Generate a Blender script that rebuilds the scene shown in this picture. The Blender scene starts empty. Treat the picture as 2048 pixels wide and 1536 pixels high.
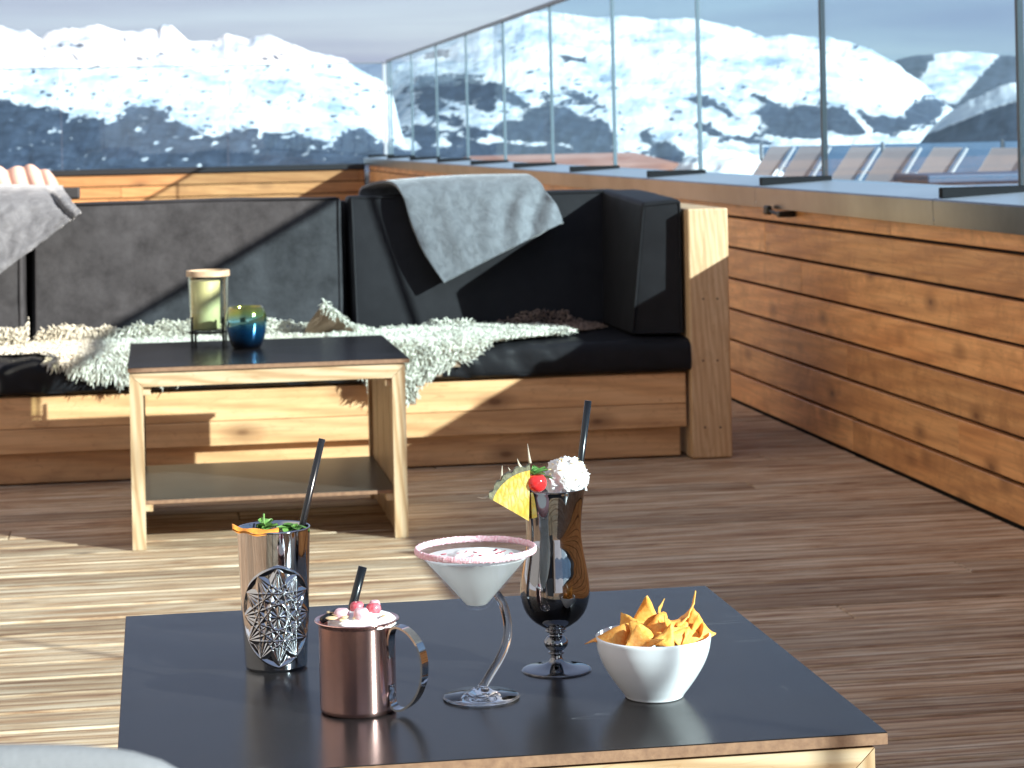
import bpy, bmesh, math, random
import numpy as np
from mathutils import Vector, Matrix, noise as mnoise

random.seed(7)
RNG = np.random.default_rng(11)
S = bpy.context.scene
COL = S.collection
R = math.radians

# ------------------------------------------------------------------ camera
YAW = R(8.93); EYE = 1.116; FOC = 4550.0 / 2048.0
cam_d = bpy.data.cameras.new("camera")
cam = bpy.data.objects.new("camera", cam_d); COL.objects.link(cam)
cam.matrix_world = (Matrix.Translation((0, 0, EYE)) @ Matrix.Rotation(-YAW, 4, 'Z')
                    @ Matrix.Rotation(R(90), 4, 'X') @ Matrix.Rotation(-0.021, 4, 'Z'))
cam_d.sensor_width = 36.0
cam_d.lens = 36.0 * FOC
cam_d.shift_y = -(768.0 - 270.0) / 2048.0
cam_d.clip_start = 0.05; cam_d.clip_end = 30000
cam_d.dof.use_dof = True
cam_d.dof.focus_distance = 2.55
cam_d.dof.aperture_fstop = 19.0
S.camera = cam

# ------------------------------------------------------------------ light
SUN_DIR = Vector((1.04, -1.0, 0.572)).normalized()      # towards the sun
SUN_EL = math.asin(SUN_DIR.z)
sun_d = bpy.data.lights.new("sun", 'SUN')
sun_d.energy = 4.9; sun_d.angle = R(0.53); sun_d.color = (1.0, 0.93, 0.84)
sun = bpy.data.objects.new("sun", sun_d); COL.objects.link(sun)
sun.rotation_euler = (-SUN_DIR).to_track_quat('-Z', 'Y').to_euler()
sun.location = (10, -10, 8)

W = bpy.data.worlds.new("World"); S.world = W; W.use_nodes = True
nt = W.node_tree; nt.nodes.clear()
out = nt.nodes.new('ShaderNodeOutputWorld'); bg = nt.nodes.new('ShaderNodeBackground')
sky = nt.nodes.new('ShaderNodeTexSky'); sky.sky_type = 'NISHITA'; sky.sun_disc = False
sky.sun_elevation = SUN_EL; sky.sun_rotation = R(135); sky.altitude = 2000
sky.air_density = 1.0; sky.dust_density = 0.0; sky.ozone_density = 1.2
bg.inputs['Strength'].default_value = 0.058
tc = nt.nodes.new('ShaderNodeTexCoord'); mp = nt.nodes.new('ShaderNodeMapping')
mp.inputs['Scale'].default_value = (2.2, 2.2, 26.0); mp.inputs['Rotation'].default_value = (R(2.5), R(1.5), 0)
nz = nt.nodes.new('ShaderNodeTexNoise'); nz.inputs['Scale'].default_value = 1.6; nz.inputs['Detail'].default_value = 5
nz.inputs['Roughness'].default_value = 0.5; nz.inputs['Distortion'].default_value = 0.35
cr = nt.nodes.new('ShaderNodeValToRGB')
cr.color_ramp.elements[0].position = 0.36; cr.color_ramp.elements[0].color = (0.62, 0.62, 0.62, 1)
cr.color_ramp.elements[1].position = 0.68; cr.color_ramp.elements[1].color = (1, 1, 1, 1)
mix = nt.nodes.new('ShaderNodeMix'); mix.data_type = 'RGBA'
mul = nt.nodes.new('ShaderNodeMath'); mul.operation = 'MULTIPLY'; mul.inputs[1].default_value = 1.0
nt.links.new(tc.outputs['Generated'], mp.inputs['Vector']); nt.links.new(mp.outputs[0], nz.inputs['Vector'])
nt.links.new(nz.outputs['Fac'], cr.inputs[0]); nt.links.new(cr.outputs[0], mul.inputs[0])
nt.links.new(mul.outputs[0], mix.inputs['Factor']); nt.links.new(sky.outputs[0], mix.inputs['A'])
mix.inputs['B'].default_value = (2.05, 2.42, 3.45, 1)
# warm brightening added to the unseen left sky, to lift the shaded wall
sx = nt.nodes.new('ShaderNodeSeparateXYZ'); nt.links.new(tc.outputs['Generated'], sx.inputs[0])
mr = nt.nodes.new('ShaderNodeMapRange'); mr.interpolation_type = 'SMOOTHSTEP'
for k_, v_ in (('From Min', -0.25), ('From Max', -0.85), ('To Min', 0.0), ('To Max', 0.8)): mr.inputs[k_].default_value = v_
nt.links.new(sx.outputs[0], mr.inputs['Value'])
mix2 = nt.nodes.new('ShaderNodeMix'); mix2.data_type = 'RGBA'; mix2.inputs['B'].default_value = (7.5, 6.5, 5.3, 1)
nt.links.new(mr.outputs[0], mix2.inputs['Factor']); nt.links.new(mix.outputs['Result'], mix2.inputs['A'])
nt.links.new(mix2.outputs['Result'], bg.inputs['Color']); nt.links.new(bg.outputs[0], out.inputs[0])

S.view_settings.view_transform = 'Standard'; S.view_settings.look = 'None'
S.view_settings.gamma = 1.0; S.view_settings.exposure = 1.45
S.cycles.max_bounces = 14; S.cycles.transparent_max_bounces = 24
S.cycles.transmission_bounces = 12; S.cycles.glossy_bounces = 6; S.cycles.diffuse_bounces = 3
S.cycles.caustics_reflective = True; S.cycles.caustics_refractive = True
S.cycles.blur_glossy = 1.0; S.cycles.sample_clamp_indirect = 8.0
S.cycles.use_denoising = True

# ------------------------------------------------------------------ mesh helpers
class MB:
    def __init__(s): s.v = []; s.f = []; s.mi = []; s.cur = 0
    def add(s, vs, fs):
        o = len(s.v); s.v += [tuple(v) for v in vs]
        s.f += [tuple(i + o for i in f) for f in fs]; s.mi += [s.cur] * len(fs)
    def box(s, x0, x1, y0, y1, z0, z1):
        s.add([(x0,y0,z0),(x1,y0,z0),(x1,y1,z0),(x0,y1,z0),(x0,y0,z1),(x1,y0,z1),(x1,y1,z1),(x0,y1,z1)],
              [(0,3,2,1),(4,5,6,7),(0,1,5,4),(1,2,6,5),(2,3,7,6),(3,0,4,7)])
    def bbox(s, x0, x1, y0, y1, z0, z1, b=0.004, seg=2):
        bm = bmesh.new(); bmesh.ops.create_cube(bm, size=1)
        bmesh.ops.scale(bm, vec=(x1-x0, y1-y0, z1-z0), verts=bm.verts)
        bmesh.ops.translate(bm, vec=((x0+x1)/2, (y0+y1)/2, (z0+z1)/2), verts=bm.verts)
        bmesh.ops.bevel(bm, geom=bm.edges[:], offset=b, segments=seg, affect='EDGES', profile=0.5)
        s.bm(bm)
    def bm(s, bm):
        bm.verts.index_update()
        s.add([v.co[:] for v in bm.verts], [[v.index for v in f.verts] for f in bm.faces]); bm.free()
    def lathe(s, prof, cx=0, cy=0, z0=0, n=64):
        vs = []; fs = []; m = len(prof)
        for r, z in prof:
            for k in range(n):
                a = 2*math.pi*k/n; vs.append((cx + r*math.cos(a), cy + r*math.sin(a), z0 + z))
        for i in range(m-1):
            for k in range(n):
                k2 = (k+1) % n
                fs.append((i*n+k, i*n+k2, (i+1)*n+k2, (i+1)*n+k))
        s.add(vs, fs)
    def tube(s, pts, rad, n=12, cap=True, flat=1.0):
        P = [Vector(p) for p in pts]; rr = rad if isinstance(rad, (list, tuple)) else [rad]*len(P)
        vs = []; fs = []; t0 = (P[1]-P[0]).normalized()
        nrm = t0.orthogonal().normalized()
        for i, p in enumerate(P):
            t = (P[min(i+1, len(P)-1)] - P[max(i-1, 0)]).normalized()
            nrm = (nrm - t*nrm.dot(t)).normalized(); b = t.cross(nrm)
            for k in range(n):
                a = 2*math.pi*k/n
                vs.append(p + nrm*math.cos(a)*rr[i] + b*math.sin(a)*rr[i]*flat)
        for i in range(len(P)-1):
            for k in range(n):
                k2 = (k+1) % n; fs.append((i*n+k, i*n+k2, (i+1)*n+k2, (i+1)*n+k))
        if cap:
            fs.append(tuple(range(n))[::-1]); fs.append(tuple((len(P)-1)*n + k for k in range(n)))
        s.add(vs, fs)
    def grid(s, pts):          # pts[i][j]
        n = len(pts); m = len(pts[0])
        s.add([p for row in pts for p in row],
              [(i*m+j, i*m+j+1, (i+1)*m+j+1, (i+1)*m+j) for i in range(n-1) for j in range(m-1)])

def obj(name, mb, mat, parent=None, smooth=False, loc=None):
    me = bpy.data.meshes.new(name)
    off = Vector(parent.location) if parent is not None else Vector((0, 0, 0))
    if parent is not None and parent.parent is not None: off += Vector(parent.parent.location)
    if loc is not None: off = Vector(loc)
    if isinstance(mb, tuple):
        V, Fa = mb; V = V - np.array(off[:])[None, :]
        me.vertices.add(len(V)); me.vertices.foreach_set('co', V.astype(np.float32).ravel())
        k = Fa.shape[1]; me.loops.add(Fa.size); me.loops.foreach_set('vertex_index', Fa.astype(np.int32).ravel())
        me.polygons.add(len(Fa)); me.polygons.foreach_set('loop_start', np.arange(0, Fa.size, k, dtype=np.int32))
        me.update(calc_edges=True)
    else:
        me.from_pydata([(x-off.x, y-off.y, z-off.z) for x, y, z in mb.v], [], mb.f)
        me.update()
        bm = bmesh.new(); bm.from_mesh(me); bmesh.ops.recalc_face_normals(bm, faces=bm.faces); bm.to_mesh(me); bm.free()
    mats = mat if isinstance(mat, (list, tuple)) else [mat]
    for m in mats: me.materials.append(m)
    if len(mats) > 1 and not isinstance(mb, tuple): me.polygons.foreach_set('material_index', mb.mi)
    if smooth: me.polygons.foreach_set('use_smooth', [True]*len(me.polygons))
    o = bpy.data.objects.new(name, me); COL.objects.link(o)
    if parent is not None:
        o.parent = parent; o.location = (0, 0, 0)
    if loc is not None: o.location = loc
    return o

def smart(o, ang=35):
    me = o.data; me.polygons.foreach_set('use_smooth', [True]*len(me.polygons))
    me.set_sharp_from_angle(angle=R(ang)); return o

def tag(o, label, cat, group=None, kind=None):
    if label: o['label'] = label
    if cat: o['category'] = cat
    if group: o['group'] = group
    if kind: o['kind'] = kind
    return o

def thing(name, loc, label, cat, group=None):
    o = bpy.data.objects.new(name, None); COL.objects.link(o); o.location = loc
    o.empty_display_size = 0.1
    return tag(o, label, cat, group)

def copy_tree(o, parent=None):
    c = o.copy(); COL.objects.link(c)
    if parent is not None: c.parent = parent
    for ch in list(o.children): copy_tree(ch, c)
    return c

# ------------------------------------------------------------------ materials
def nmat(name):
    m = bpy.data.materials.new(name); m.use_nodes = True
    return m, m.node_tree, m.node_tree.nodes['Principled BSDF']
def N(t, kind, **kw):
    n = t.nodes.new(kind)
    for k, v in kw.items():
        if k in n.inputs: n.inputs[k].default_value = v
        else: setattr(n, k, v)
    return n
def ramp(t, src, stops):
    n = t.nodes.new('ShaderNodeValToRGB'); e = n.color_ramp.elements
    while len(e) < len(stops): e.new(0.5)
    for i, (p, c) in enumerate(stops):
        e[i].position = p; e[i].color = (c[0], c[1], c[2], 1) if isinstance(c, tuple) else (c, c, c, 1)
    t.links.new(src, n.inputs[0]); return n.outputs[0]
def mixc(t, f, a, b, blend='MIX'):
    n = t.nodes.new('ShaderNodeMix'); n.data_type = 'RGBA'; n.blend_type = blend
    for s, v in (('Factor', f), ('A', a), ('B', b)):
        if hasattr(v, 'links'): t.links.new(v, n.inputs[s])
        elif isinstance(v, tuple): n.inputs[s].default_value = (v[0], v[1], v[2], 1)
        else: n.inputs[s].default_value = v
    return n.outputs['Result']
def math_(t, op, a, b=0.0, c=None):
    n = t.nodes.new('ShaderNodeMath'); n.operation = op
    for i, v in enumerate((a, b) if c is None else (a, b, c)):
        if hasattr(v, 'links'): t.links.new(v, n.inputs[i])
        else: n.inputs[i].default_value = v
    return n.outputs[0]
def coords(t, scale=(1, 1, 1), rot=(0, 0, 0), island=0.0):
    c = t.nodes.new('ShaderNodeTexCoord'); src = c.outputs['Object']
    if island:
        g = t.nodes.new('ShaderNodeNewGeometry')
        vm = t.nodes.new('ShaderNodeVectorMath'); vm.operation = 'MULTIPLY_ADD'
        cmb = t.nodes.new('ShaderNodeCombineXYZ')
        for i in range(3): t.links.new(g.outputs['Random Per Island'], cmb.inputs[i])
        t.links.new(cmb.outputs[0], vm.inputs[0]); vm.inputs[1].default_value = (island, island*1.7, island*0.6)
        t.links.new(src, vm.inputs[2]); src = vm.outputs[0]
    m = t.nodes.new('ShaderNodeMapping'); m.inputs['Scale'].default_value = scale; m.inputs['Rotation'].default_value = rot
    t.links.new(src, m.inputs['Vector']); return m.outputs[0]
def noise(t, vec, scale, detail=4, rough=0.55, dist=0.0):
    n = N(t, 'ShaderNodeTexNoise', Scale=scale, Detail=detail, Roughness=rough, Distortion=dist)
    t.links.new(vec, n.inputs['Vector']); return n.outputs['Fac']
def bump(t, b, h, strength=0.3, dist=0.01):
    n = t.nodes.new('ShaderNodeBump'); n.inputs['Strength'].default_value = strength; n.inputs['Distance'].default_value = dist
    t.links.new(h, n.inputs['Height']); t.links.new(n.outputs[0], b.inputs['Normal'])
def setc(t, b, c):
    if hasattr(c, 'links'): t.links.new(c, b.inputs['Base Color'])
    else: b.inputs['Base Color'].default_value = (c[0], c[1], c[2], 1)

def wood(name, light, mid, dark, axis='X', rmix=0.45, rough=0.55, knot=0.9, ringscale=9.0, island=9.0, wear=0.0, knotsc=2.0, stain=0.35):
    """softwood: grain along one axis, growth-ring bands, knots, tone differing from board to board"""
    m, t, b = nmat(name)
    ax = 'XYZ'.index(axis)
    def sc(along, across):
        s = [across]*3; s[ax] = along; return tuple(s)
    v = coords(t, sc(0.9, 9.0), island=island)
    rings = N(t, 'ShaderNodeTexWave', Scale=ringscale/9.0, Distortion=6.0, Detail=2.0)
    rings.inputs['Detail Scale'].default_value = 1.1; rings.wave_type = 'BANDS'; rings.bands_direction = 'DIAGONAL'
    t.links.new(v, rings.inputs['Vector'])
    fine = noise(t, coords(t, sc(3.0, 90.0), island=island), 1.0, 3, 0.6)
    tone = noise(t, coords(t, sc(0.8, 5.0), island=island), 1.3, 3, 0.5)
    r1 = ramp(t, rings.outputs['Fac'], [(0.0, light), (0.6, mid), (0.95, dark)])
    c = mixc(t, rmix, mixc(t, ramp(t, tone, [(0.3, 0.0), (0.72, 1.0)]), light, mid), r1)
    c = mixc(t, math_(t, 'MULTIPLY', ramp(t, fine, [(0.42, 0.0), (0.75, 1.0)]), 0.42), c, dark)
    if knot:
        vo = N(t, 'ShaderNodeTexVoronoi', Scale=knotsc); t.links.new(coords(t, sc(1.4, 3.0), island=island), vo.inputs['Vector'])
        sepr = t.nodes.new('ShaderNodeSeparateColor'); t.links.new(vo.outputs['Color'], sepr.inputs[0])
        pres = ramp(t, sepr.outputs[0], [(0.30, 0.0), (0.35, 1.0)])
        kk = ramp(t, vo.outputs['Distance'], [(0.05, 1.0), (0.10, 0.6), (0.30, 0.0)])
        c = mixc(t, math_(t, 'MULTIPLY', math_(t, 'MULTIPLY', kk, pres), knot), c, tuple(x*0.42 for x in dark))
    st = noise(t, coords(t, sc(1.6, 2.2), island=island), 3.2, 6, 0.7, 0.6)
    c = mixc(t, math_(t, 'MULTIPLY', ramp(t, st, [(0.48, 0.0), (0.70, 1.0)]), stain), c, tuple(x*0.62 for x in mid))
    cz = N(t, 'ShaderNodeTexNoise', Scale=1.0, Detail=2.0, Distortion=2.2); t.links.new(coords(t, sc(2.4, 16.0), island=island), cz.inputs['Vector'])
    ln = ramp(t, math_(t, 'ABSOLUTE', math_(t, 'SUBTRACT', cz.outputs['Fac'], 0.5)), [(0.0, 1.0), (0.012, 0.0)])
    c = mixc(t, math_(t, 'MULTIPLY', ln, 0.38), c, dark)
    g = t.nodes.new('ShaderNodeNewGeometry')
    hsv = t.nodes.new('ShaderNodeHueSaturation'); t.links.new(c, hsv.inputs['Color'])
    t.links.new(math_(t, 'MULTIPLY_ADD', g.outputs['Random Per Island'], 0.34, 0.82), hsv.inputs['Value'])
    t.links.new(hsv.outputs[0], b.inputs['Base Color'])
    b.inputs['Roughness'].default_value = rough
    bump(t, b, math_(t, 'ADD', fine, math_(t, 'MULTIPLY', rings.outputs['Fac'], 0.3)), 0.25, 0.004)
    return m

def simple(name, col, rough=0.5, metal=0.0, spec=0.5, bumpsc=None, bstr=0.2, var=None, bdist=0.002, aniso=0.0):
    m, t, b = nmat(name)
    if var:
        n = noise(t, coords(t), var[0], 5, 0.6)
        setc(t, b, mixc(t, ramp(t, n, [(0.3, 0.0), (0.7, 1.0)]), col, var[1]))
    else: setc(t, b, col)
    b.inputs['Roughness'].default_value = rough; b.inputs['Metallic'].default_value = metal
    b.inputs['Specular IOR Level'].default_value = spec
    if bumpsc: bump(t, b, noise(t, coords(t), bumpsc, 4, 0.6), bstr, bdist)
    return m

M = {}
M['larchwall'] = wood('larch_wall', (0.94, 0.50, 0.20), (0.74, 0.33, 0.115), (0.30, 0.105, 0.038), 'Y', 0.25, 0.45, knotsc=2.6, stain=0.75)
M['larchback'] = wood('larch_back', (0.50, 0.27, 0.11), (0.43, 0.21, 0.075), (0.25, 0.10, 0.04), 'X', 0.3, 0.5, knotsc=1.4)
M['benchwood'] = wood('bench_wood', (0.76, 0.48, 0.25), (0.66, 0.35, 0.145), (0.34, 0.14, 0.05), 'X', 0.30, 0.5, knotsc=2.4)
M['postwood'] = wood('post_wood', (0.70, 0.50, 0.30), (0.60, 0.38, 0.19), (0.40, 0.20, 0.08), 'Z', 0.35, 0.5, knotsc=1.6, knot=0.6, ringscale=30)
M['pineX'] = wood('pine_x', (0.64, 0.475, 0.30), (0.57, 0.375, 0.20), (0.36, 0.18, 0.07), 'X', 0.6, 0.5, knotsc=2.0, knot=0.7, ringscale=22)
M['pineY'] = wood('pine_y', (0.64, 0.475, 0.30), (0.57, 0.375, 0.20), (0.36, 0.18, 0.07), 'Y', 0.6, 0.5, knotsc=1.6, knot=0.5, ringscale=11)
M['pineZ'] = wood('pine_z', (0.62, 0.46, 0.29), (0.55, 0.36, 0.19), (0.34, 0.17, 0.065), 'Z', 0.6, 0.5, knotsc=2.0, knot=0.7, ringscale=26)

def deck_mat():
    m, t, b = nmat('weathered_deck')
    g = t.nodes.new('ShaderNodeNewGeometry')
    streak = noise(t, coords(t, (2.0, 26, 26), island=13), 1.5, 7, 0.70, 0.6)
    fine = noise(t, coords(t, (5.0, 150, 150), island=13), 1.0, 3, 0.6)
    blot = noise(t, coords(t, (0.9, 4, 4), island=13), 1.4, 4, 0.55)
    c = ramp(t, streak, [(0.30, (0.12, 0.046, 0.020)), (0.40, (0.38, 0.20, 0.10)), (0.49, (0.60, 0.40, 0.235)), (0.62, (0.80, 0.63, 0.44))])
    c = mixc(t, math_(t, 'MULTIPLY', ramp(t, fine, [(0.45, 0.0), (0.7, 1.0)]), 0.5), c, (0.20, 0.13, 0.08))
    c = mixc(t, math_(t, 'MULTIPLY', ramp(t, blot, [(0.56, 0.0), (0.72, 1.0)]), 0.5), c, (0.36, 0.20, 0.09))
    vo = N(t, 'ShaderNodeTexVoronoi', Scale=1.6); t.links.new(coords(t, (1.3, 7, 7), island=13), vo.inputs['Vector'])
    kk = ramp(t, vo.outputs['Distance'], [(0.03, 1.0), (0.10, 0.0)])
    c = mixc(t, math_(t, 'MULTIPLY', kk, 0.8), c, (0.09, 0.05, 0.03))
    sy = t.nodes.new('ShaderNodeSeparateXYZ'); t.links.new(coords(t), sy.inputs[0])
    gr = math_(t, 'ABSOLUTE', math_(t, 'SINE', math_(t, 'MULTIPLY', sy.outputs[1], math.pi/0.0483)))
    gk = ramp(t, gr, [(0.06, 1.0), (0.36, 0.0)])
    c = mixc(t, math_(t, 'MULTIPLY', gk, 0.75), c, (0.15, 0.065, 0.03))
    hsv = t.nodes.new('ShaderNodeHueSaturation'); t.links.new(c, hsv.inputs['Color'])
    t.links.new(math_(t, 'MULTIPLY_ADD', g.outputs['Random Per Island'], 0.36, 0.72), hsv.inputs['Value'])
    t.links.new(hsv.outputs[0], b.inputs['Base Color']); b.inputs['Roughness'].default_value = 0.7
    bump(t, b, math_(t, 'ADD', streak, math_(t, 'MULTIPLY', fine, 0.6)), 0.55, 0.006)
    return m
M['deck'] = deck_mat()
M['dark'] = simple('dark_gap', (0.012, 0.01, 0.009), 0.9)
M['snow'] = simple('snow', (0.85, 0.88, 0.92), 0.75, bumpsc=0.6, bstr=0.5, bdist=0.3)

def leather(name, col, rough=0.42, wr=14, bs=0.25, var=0.5):
    m, t, b = nmat(name)
    big = noise(t, coords(t), 7.0, 7, 0.72)
    setc(t, b, mixc(t, ramp(t, big, [(0.3, 0.0), (0.7, 1.0)]), col, tuple(min(1, x*(1+var)) for x in col)))
    b.inputs['Roughness'].default_value = rough; b.inputs['Specular IOR Level'].default_value = 0.07
    n1 = noise(t, coords(t), wr, 3, 0.5, 0.4); n2 = noise(t, coords(t), 260, 2, 0.5)
    bump(t, b, math_(t, 'ADD', n1, math_(t, 'MULTIPLY', n2, 0.05)), bs, 0.012)
    return m
M['leather'] = leather('black_leather', (0.013, 0.013, 0.0145), 0.42, 9, 0.35)
M['leather_back'] = leather('charcoal_leather', (0.019, 0.0195, 0.021), 0.60, 8, 0.45, 2.0)
M['leather_side'] = leather('black_leather_side', (0.014, 0.014, 0.0155), 0.48, 4, 0.15)

def laminate():
    m, t, b = nmat('black_laminate')
    n = noise(t, coords(t, (1, 1, 1)), 5.0, 5, 0.6)
    dust = noise(t, coords(t), 420.0, 2, 0.7)
    c = mixc(t, ramp(t, n, [(0.35, 0.0), (0.7, 1.0)]), (0.013, 0.011, 0.011), (0.021, 0.018, 0.018))
    c = mixc(t, math_(t, 'MULTIPLY', ramp(t, dust, [(0.70, 0.0), (0.78, 1.0)]), 0.25), c, (0.22, 0.21, 0.2))
    lnz = N(t, 'ShaderNodeTexNoise', Scale=1.0, Detail=1.5, Distortion=0.6); t.links.new(coords(t, (2.2, 26, 1), (0, 0, 0.1)), lnz.inputs['Vector'])
    ls = ramp(t, math_(t, 'ABSOLUTE', math_(t, 'SUBTRACT', lnz.outputs['Fac'], 0.5)), [(0.0, 1.0), (0.0035, 0.0)])
    c = mixc(t, math_(t, 'MULTIPLY', math_(t, 'MULTIPLY', ls, ramp(t, noise(t, coords(t), 4.5, 3, 0.6), [(0.56, 0.0), (0.66, 1.0)])), 0.5), c, (0.30, 0.29, 0.28))
    setc(t, b, c); b.inputs['Specular Tint'].default_value = (1.0, 0.90, 0.80, 1)
    sm = noise(t, coords(t, (3, 14, 1), (0, 0, 0.12)), 1.6, 6, 0.65, 1.2)
    vo = N(t, 'ShaderNodeTexVoronoi', Scale=3.1); t.links.new(coords(t), vo.inputs['Vector'])
    ring = ramp(t, math_(t, 'ABSOLUTE', math_(t, 'SUBTRACT', vo.outputs['Distance'], 0.105)), [(0.0, 1.0), (0.008, 0.0)])
    rg = math_(t, 'ADD', math_(t, 'MULTIPLY_ADD', n, 0.12, 0.15), math_(t, 'MULTIPLY', ramp(t, sm, [(0.5, 0.0), (0.8, 1.0)]), 0.05))
    t.links.new(math_(t, 'ADD', rg, math_(t, 'MULTIPLY', ring, 0.10)), b.inputs['Roughness'])
    b.inputs['Specular IOR Level'].default_value = 0.19
    bump(t, b, noise(t, coords(t), 900.0, 2, 0.5), 0.06, 0.0004)
    return m
M['laminate'] = laminate()
M['laminate_dusty'] = simple('dusty_laminate', (0.028, 0.026, 0.024), 0.32, var=(9, (0.052, 0.047, 0.042)), bumpsc=300, bstr=0.05, bdist=0.0005)
M['edge'] = simple('board_edge', (0.34, 0.185, 0.10), 0.7, var=(90, (0.20, 0.10, 0.055)), bumpsc=300, bstr=0.4, bdist=0.001)
M['chrome'] = simple('chrome', (0.50, 0.52, 0.55), 0.035, 1.0)
M['chrome_dark'] = simple('dark_chrome', (0.25, 0.255, 0.27), 0.035, 1.0)
M['copper'] = simple('polished_copper', (1.0, 0.62, 0.55), 0.20, 1.0, bumpsc=8, bstr=0.02, bdist=0.001)
def _aniso(m, v):
    t = m.node_tree; b = t.nodes['Principled BSDF']; tg = t.nodes.new('ShaderNodeTangent'); tg.direction_type = 'RADIAL'; tg.axis = 'Z'
    t.links.new(tg.outputs[0], b.inputs['Tangent']); b.inputs['Anisotropic'].default_value = v; b.inputs['Anisotropic Rotation'].default_value = 0.25
_aniso(M['copper'], 0.88)
M['steel'] = simple('brushed_steel', (0.62, 0.63, 0.66), 0.2, 1.0)
M['coping'] = simple('coping_shade_metal', (0.30, 0.30, 0.31), 0.30, 1.0, var=(1.6, (0.15, 0.15, 0.155)), bumpsc=3, bstr=0.1, bdist=0.01)  # fascia of the same sheet, its shade put into a darker colour
M['copinglit'] = simple('coping_lit_metal', (0.42, 0.47, 0.54), 0.32, 0.25, var=(1.5, (0.36, 0.41, 0.48)))  # same sheet metal, coloured paler and bluer for daylight on its top
M['coping_dark'] = simple('dark_coping', (0.03, 0.032, 0.036), 0.45, 0.5)
M['seam'] = simple('seam_strip', (0.006, 0.007, 0.009), 0.6, spec=0.15)
M['sealpale'] = simple('pale_seal', (0.13, 0.165, 0.185), 0.4)
M['postgrey'] = simple('joint_grey', (0.05, 0.058, 0.065), 0.4, 0.5)
M['rail'] = simple('rail_steel', (0.09, 0.095, 0.105), 0.35, 0.8)
M['alu'] = simple('aluminium', (0.75, 0.77, 0.80), 0.35, 0.7)
M['screw'] = simple('screw', (0.06, 0.05, 0.045), 0.4, 0.8)
M['porcelain'] = simple('porcelain', (0.86, 0.87, 0.88), 0.18)
M['straw'] = simple('straw_black', (0.010, 0.011, 0.013), 0.22)
M['cream'] = simple('cream', (0.90, 0.87, 0.84), 0.55, bumpsc=260, bstr=0.5, bdist=0.002)
M['cherry'] = simple('cherry_red', (0.75, 0.03, 0.03), 0.12)
M['berry'] = simple('berry_red', (0.55, 0.012, 0.035), 0.22, var=(120, (0.75, 0.25, 0.28)))
M['berrypink'] = simple('berry_frosted', (0.80, 0.28, 0.32), 0.45, var=(160, (0.92, 0.75, 0.76)))
M['almond'] = simple('almond_flake', (0.78, 0.55, 0.30), 0.6)
M['flake'] = simple('chocolate_flake', (0.20, 0.08, 0.03), 0.5)
M['mint'] = simple('mint_leaf', (0.055, 0.17, 0.035), 0.45, var=(90, (0.14, 0.30, 0.08)))
M['orange'] = simple('dried_orange', (0.78, 0.33, 0.05), 0.45, var=(140, (0.55, 0.20, 0.03)))
M['milk'] = simple('milk_cocktail', (0.95, 0.95, 0.93), 0.3)
M['milk'].node_tree.nodes['Principled BSDF'].inputs['Subsurface Weight'].default_value = 0.8
M['milk'].node_tree.nodes['Principled BSDF'].inputs['Subsurface Radius'].default_value = (1, .9, .8)
M['milk'].node_tree.nodes['Principled BSDF'].inputs['Subsurface Scale'].default_value = 0.05
def _milk():
    t = M['milk'].node_tree; b = t.nodes['Principled BSDF']; o = [n for n in t.nodes if n.type == 'OUTPUT_MATERIAL'][0]
    b.inputs['Subsurface Weight'].default_value = 0.0
    tl = t.nodes.new('ShaderNodeBsdfTranslucent'); tl.inputs[0].default_value = (0.97, 0.97, 0.955, 1)
    mx = t.nodes.new('ShaderNodeMixShader'); mx.inputs[0].default_value = 0.48
    t.links.new(b.outputs[0], mx.inputs[1]); t.links.new(tl.outputs[0], mx.inputs[2]); t.links.new(mx.outputs[0], o.inputs[0])
_milk()
M['petal'] = simple('dried_petal', (0.42, 0.012, 0.05), 0.6)
M['sugar'] = simple('pink_sugar', (0.86, 0.36, 0.42), 0.6, var=(330, (0.95, 0.72, 0.74)), bumpsc=700, bstr=0.9, bdist=0.001)
M['chip'] = simple('corn_chip', (0.93, 0.36, 0.045), 0.6, var=(210, (0.95, 0.52, 0.12)), bumpsc=380, bstr=0.55, bdist=0.0015)
M['chipspice'] = simple('spiced_corn_chip', (0.86, 0.27, 0.03), 0.6, var=(260, (0.93, 0.48, 0.11)), bumpsc=420, bstr=0.6, bdist=0.0015)
M['pineapple'] = simple('pineapple_flesh', (0.88, 0.62, 0.12), 0.3, var=(95, (0.92, 0.80, 0.40)), bumpsc=160, bstr=0.4, bdist=0.002)
def _pine():
    t = M['pineapple'].node_tree; b = t.nodes['Principled BSDF']
    w = N(t, 'ShaderNodeTexVoronoi', Scale=1.0); w.feature = 'DISTANCE_TO_EDGE'; t.links.new(coords(t, (190, 60, 75), (0, 0.75, 0)), w.inputs['Vector'])
    f = ramp(t, w.outputs['Distance'], [(0.02, 1.0), (0.22, 0.0)]); n = noise(t, coords(t), 55, 4, 0.6)
    c = mixc(t, ramp(t, n, [(0.35, 0.0), (0.62, 1.0)]), (0.80, 0.50, 0.08), (0.86, 0.66, 0.28))
    setc(t, b, mixc(t, math_(t, 'MULTIPLY', f, 0.55), c, (0.82, 0.42, 0.04))); b.inputs['Subsurface Weight'].default_value = 0.25; b.inputs['Subsurface Scale'].default_value = 0.004
    bump(t, b, w.outputs['Distance'], 0.6, 0.002)
_pine()
M['rind'] = simple('pineapple_rind', (0.10, 0.10, 0.055), 0.7, var=(160, (0.30, 0.27, 0.17)), bumpsc=260, bstr=0.8, bdist=0.002)
M['spike'] = simple('dry_spike', (0.66, 0.56, 0.42), 0.7)
M['blackiron'] = simple('black_iron', (0.03, 0.027, 0.022), 0.45, 0.7)
M['lidwood'] = simple('lid_wood', (0.55, 0.44, 0.31), 0.6, var=(40, (0.42, 0.31, 0.19)))
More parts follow.
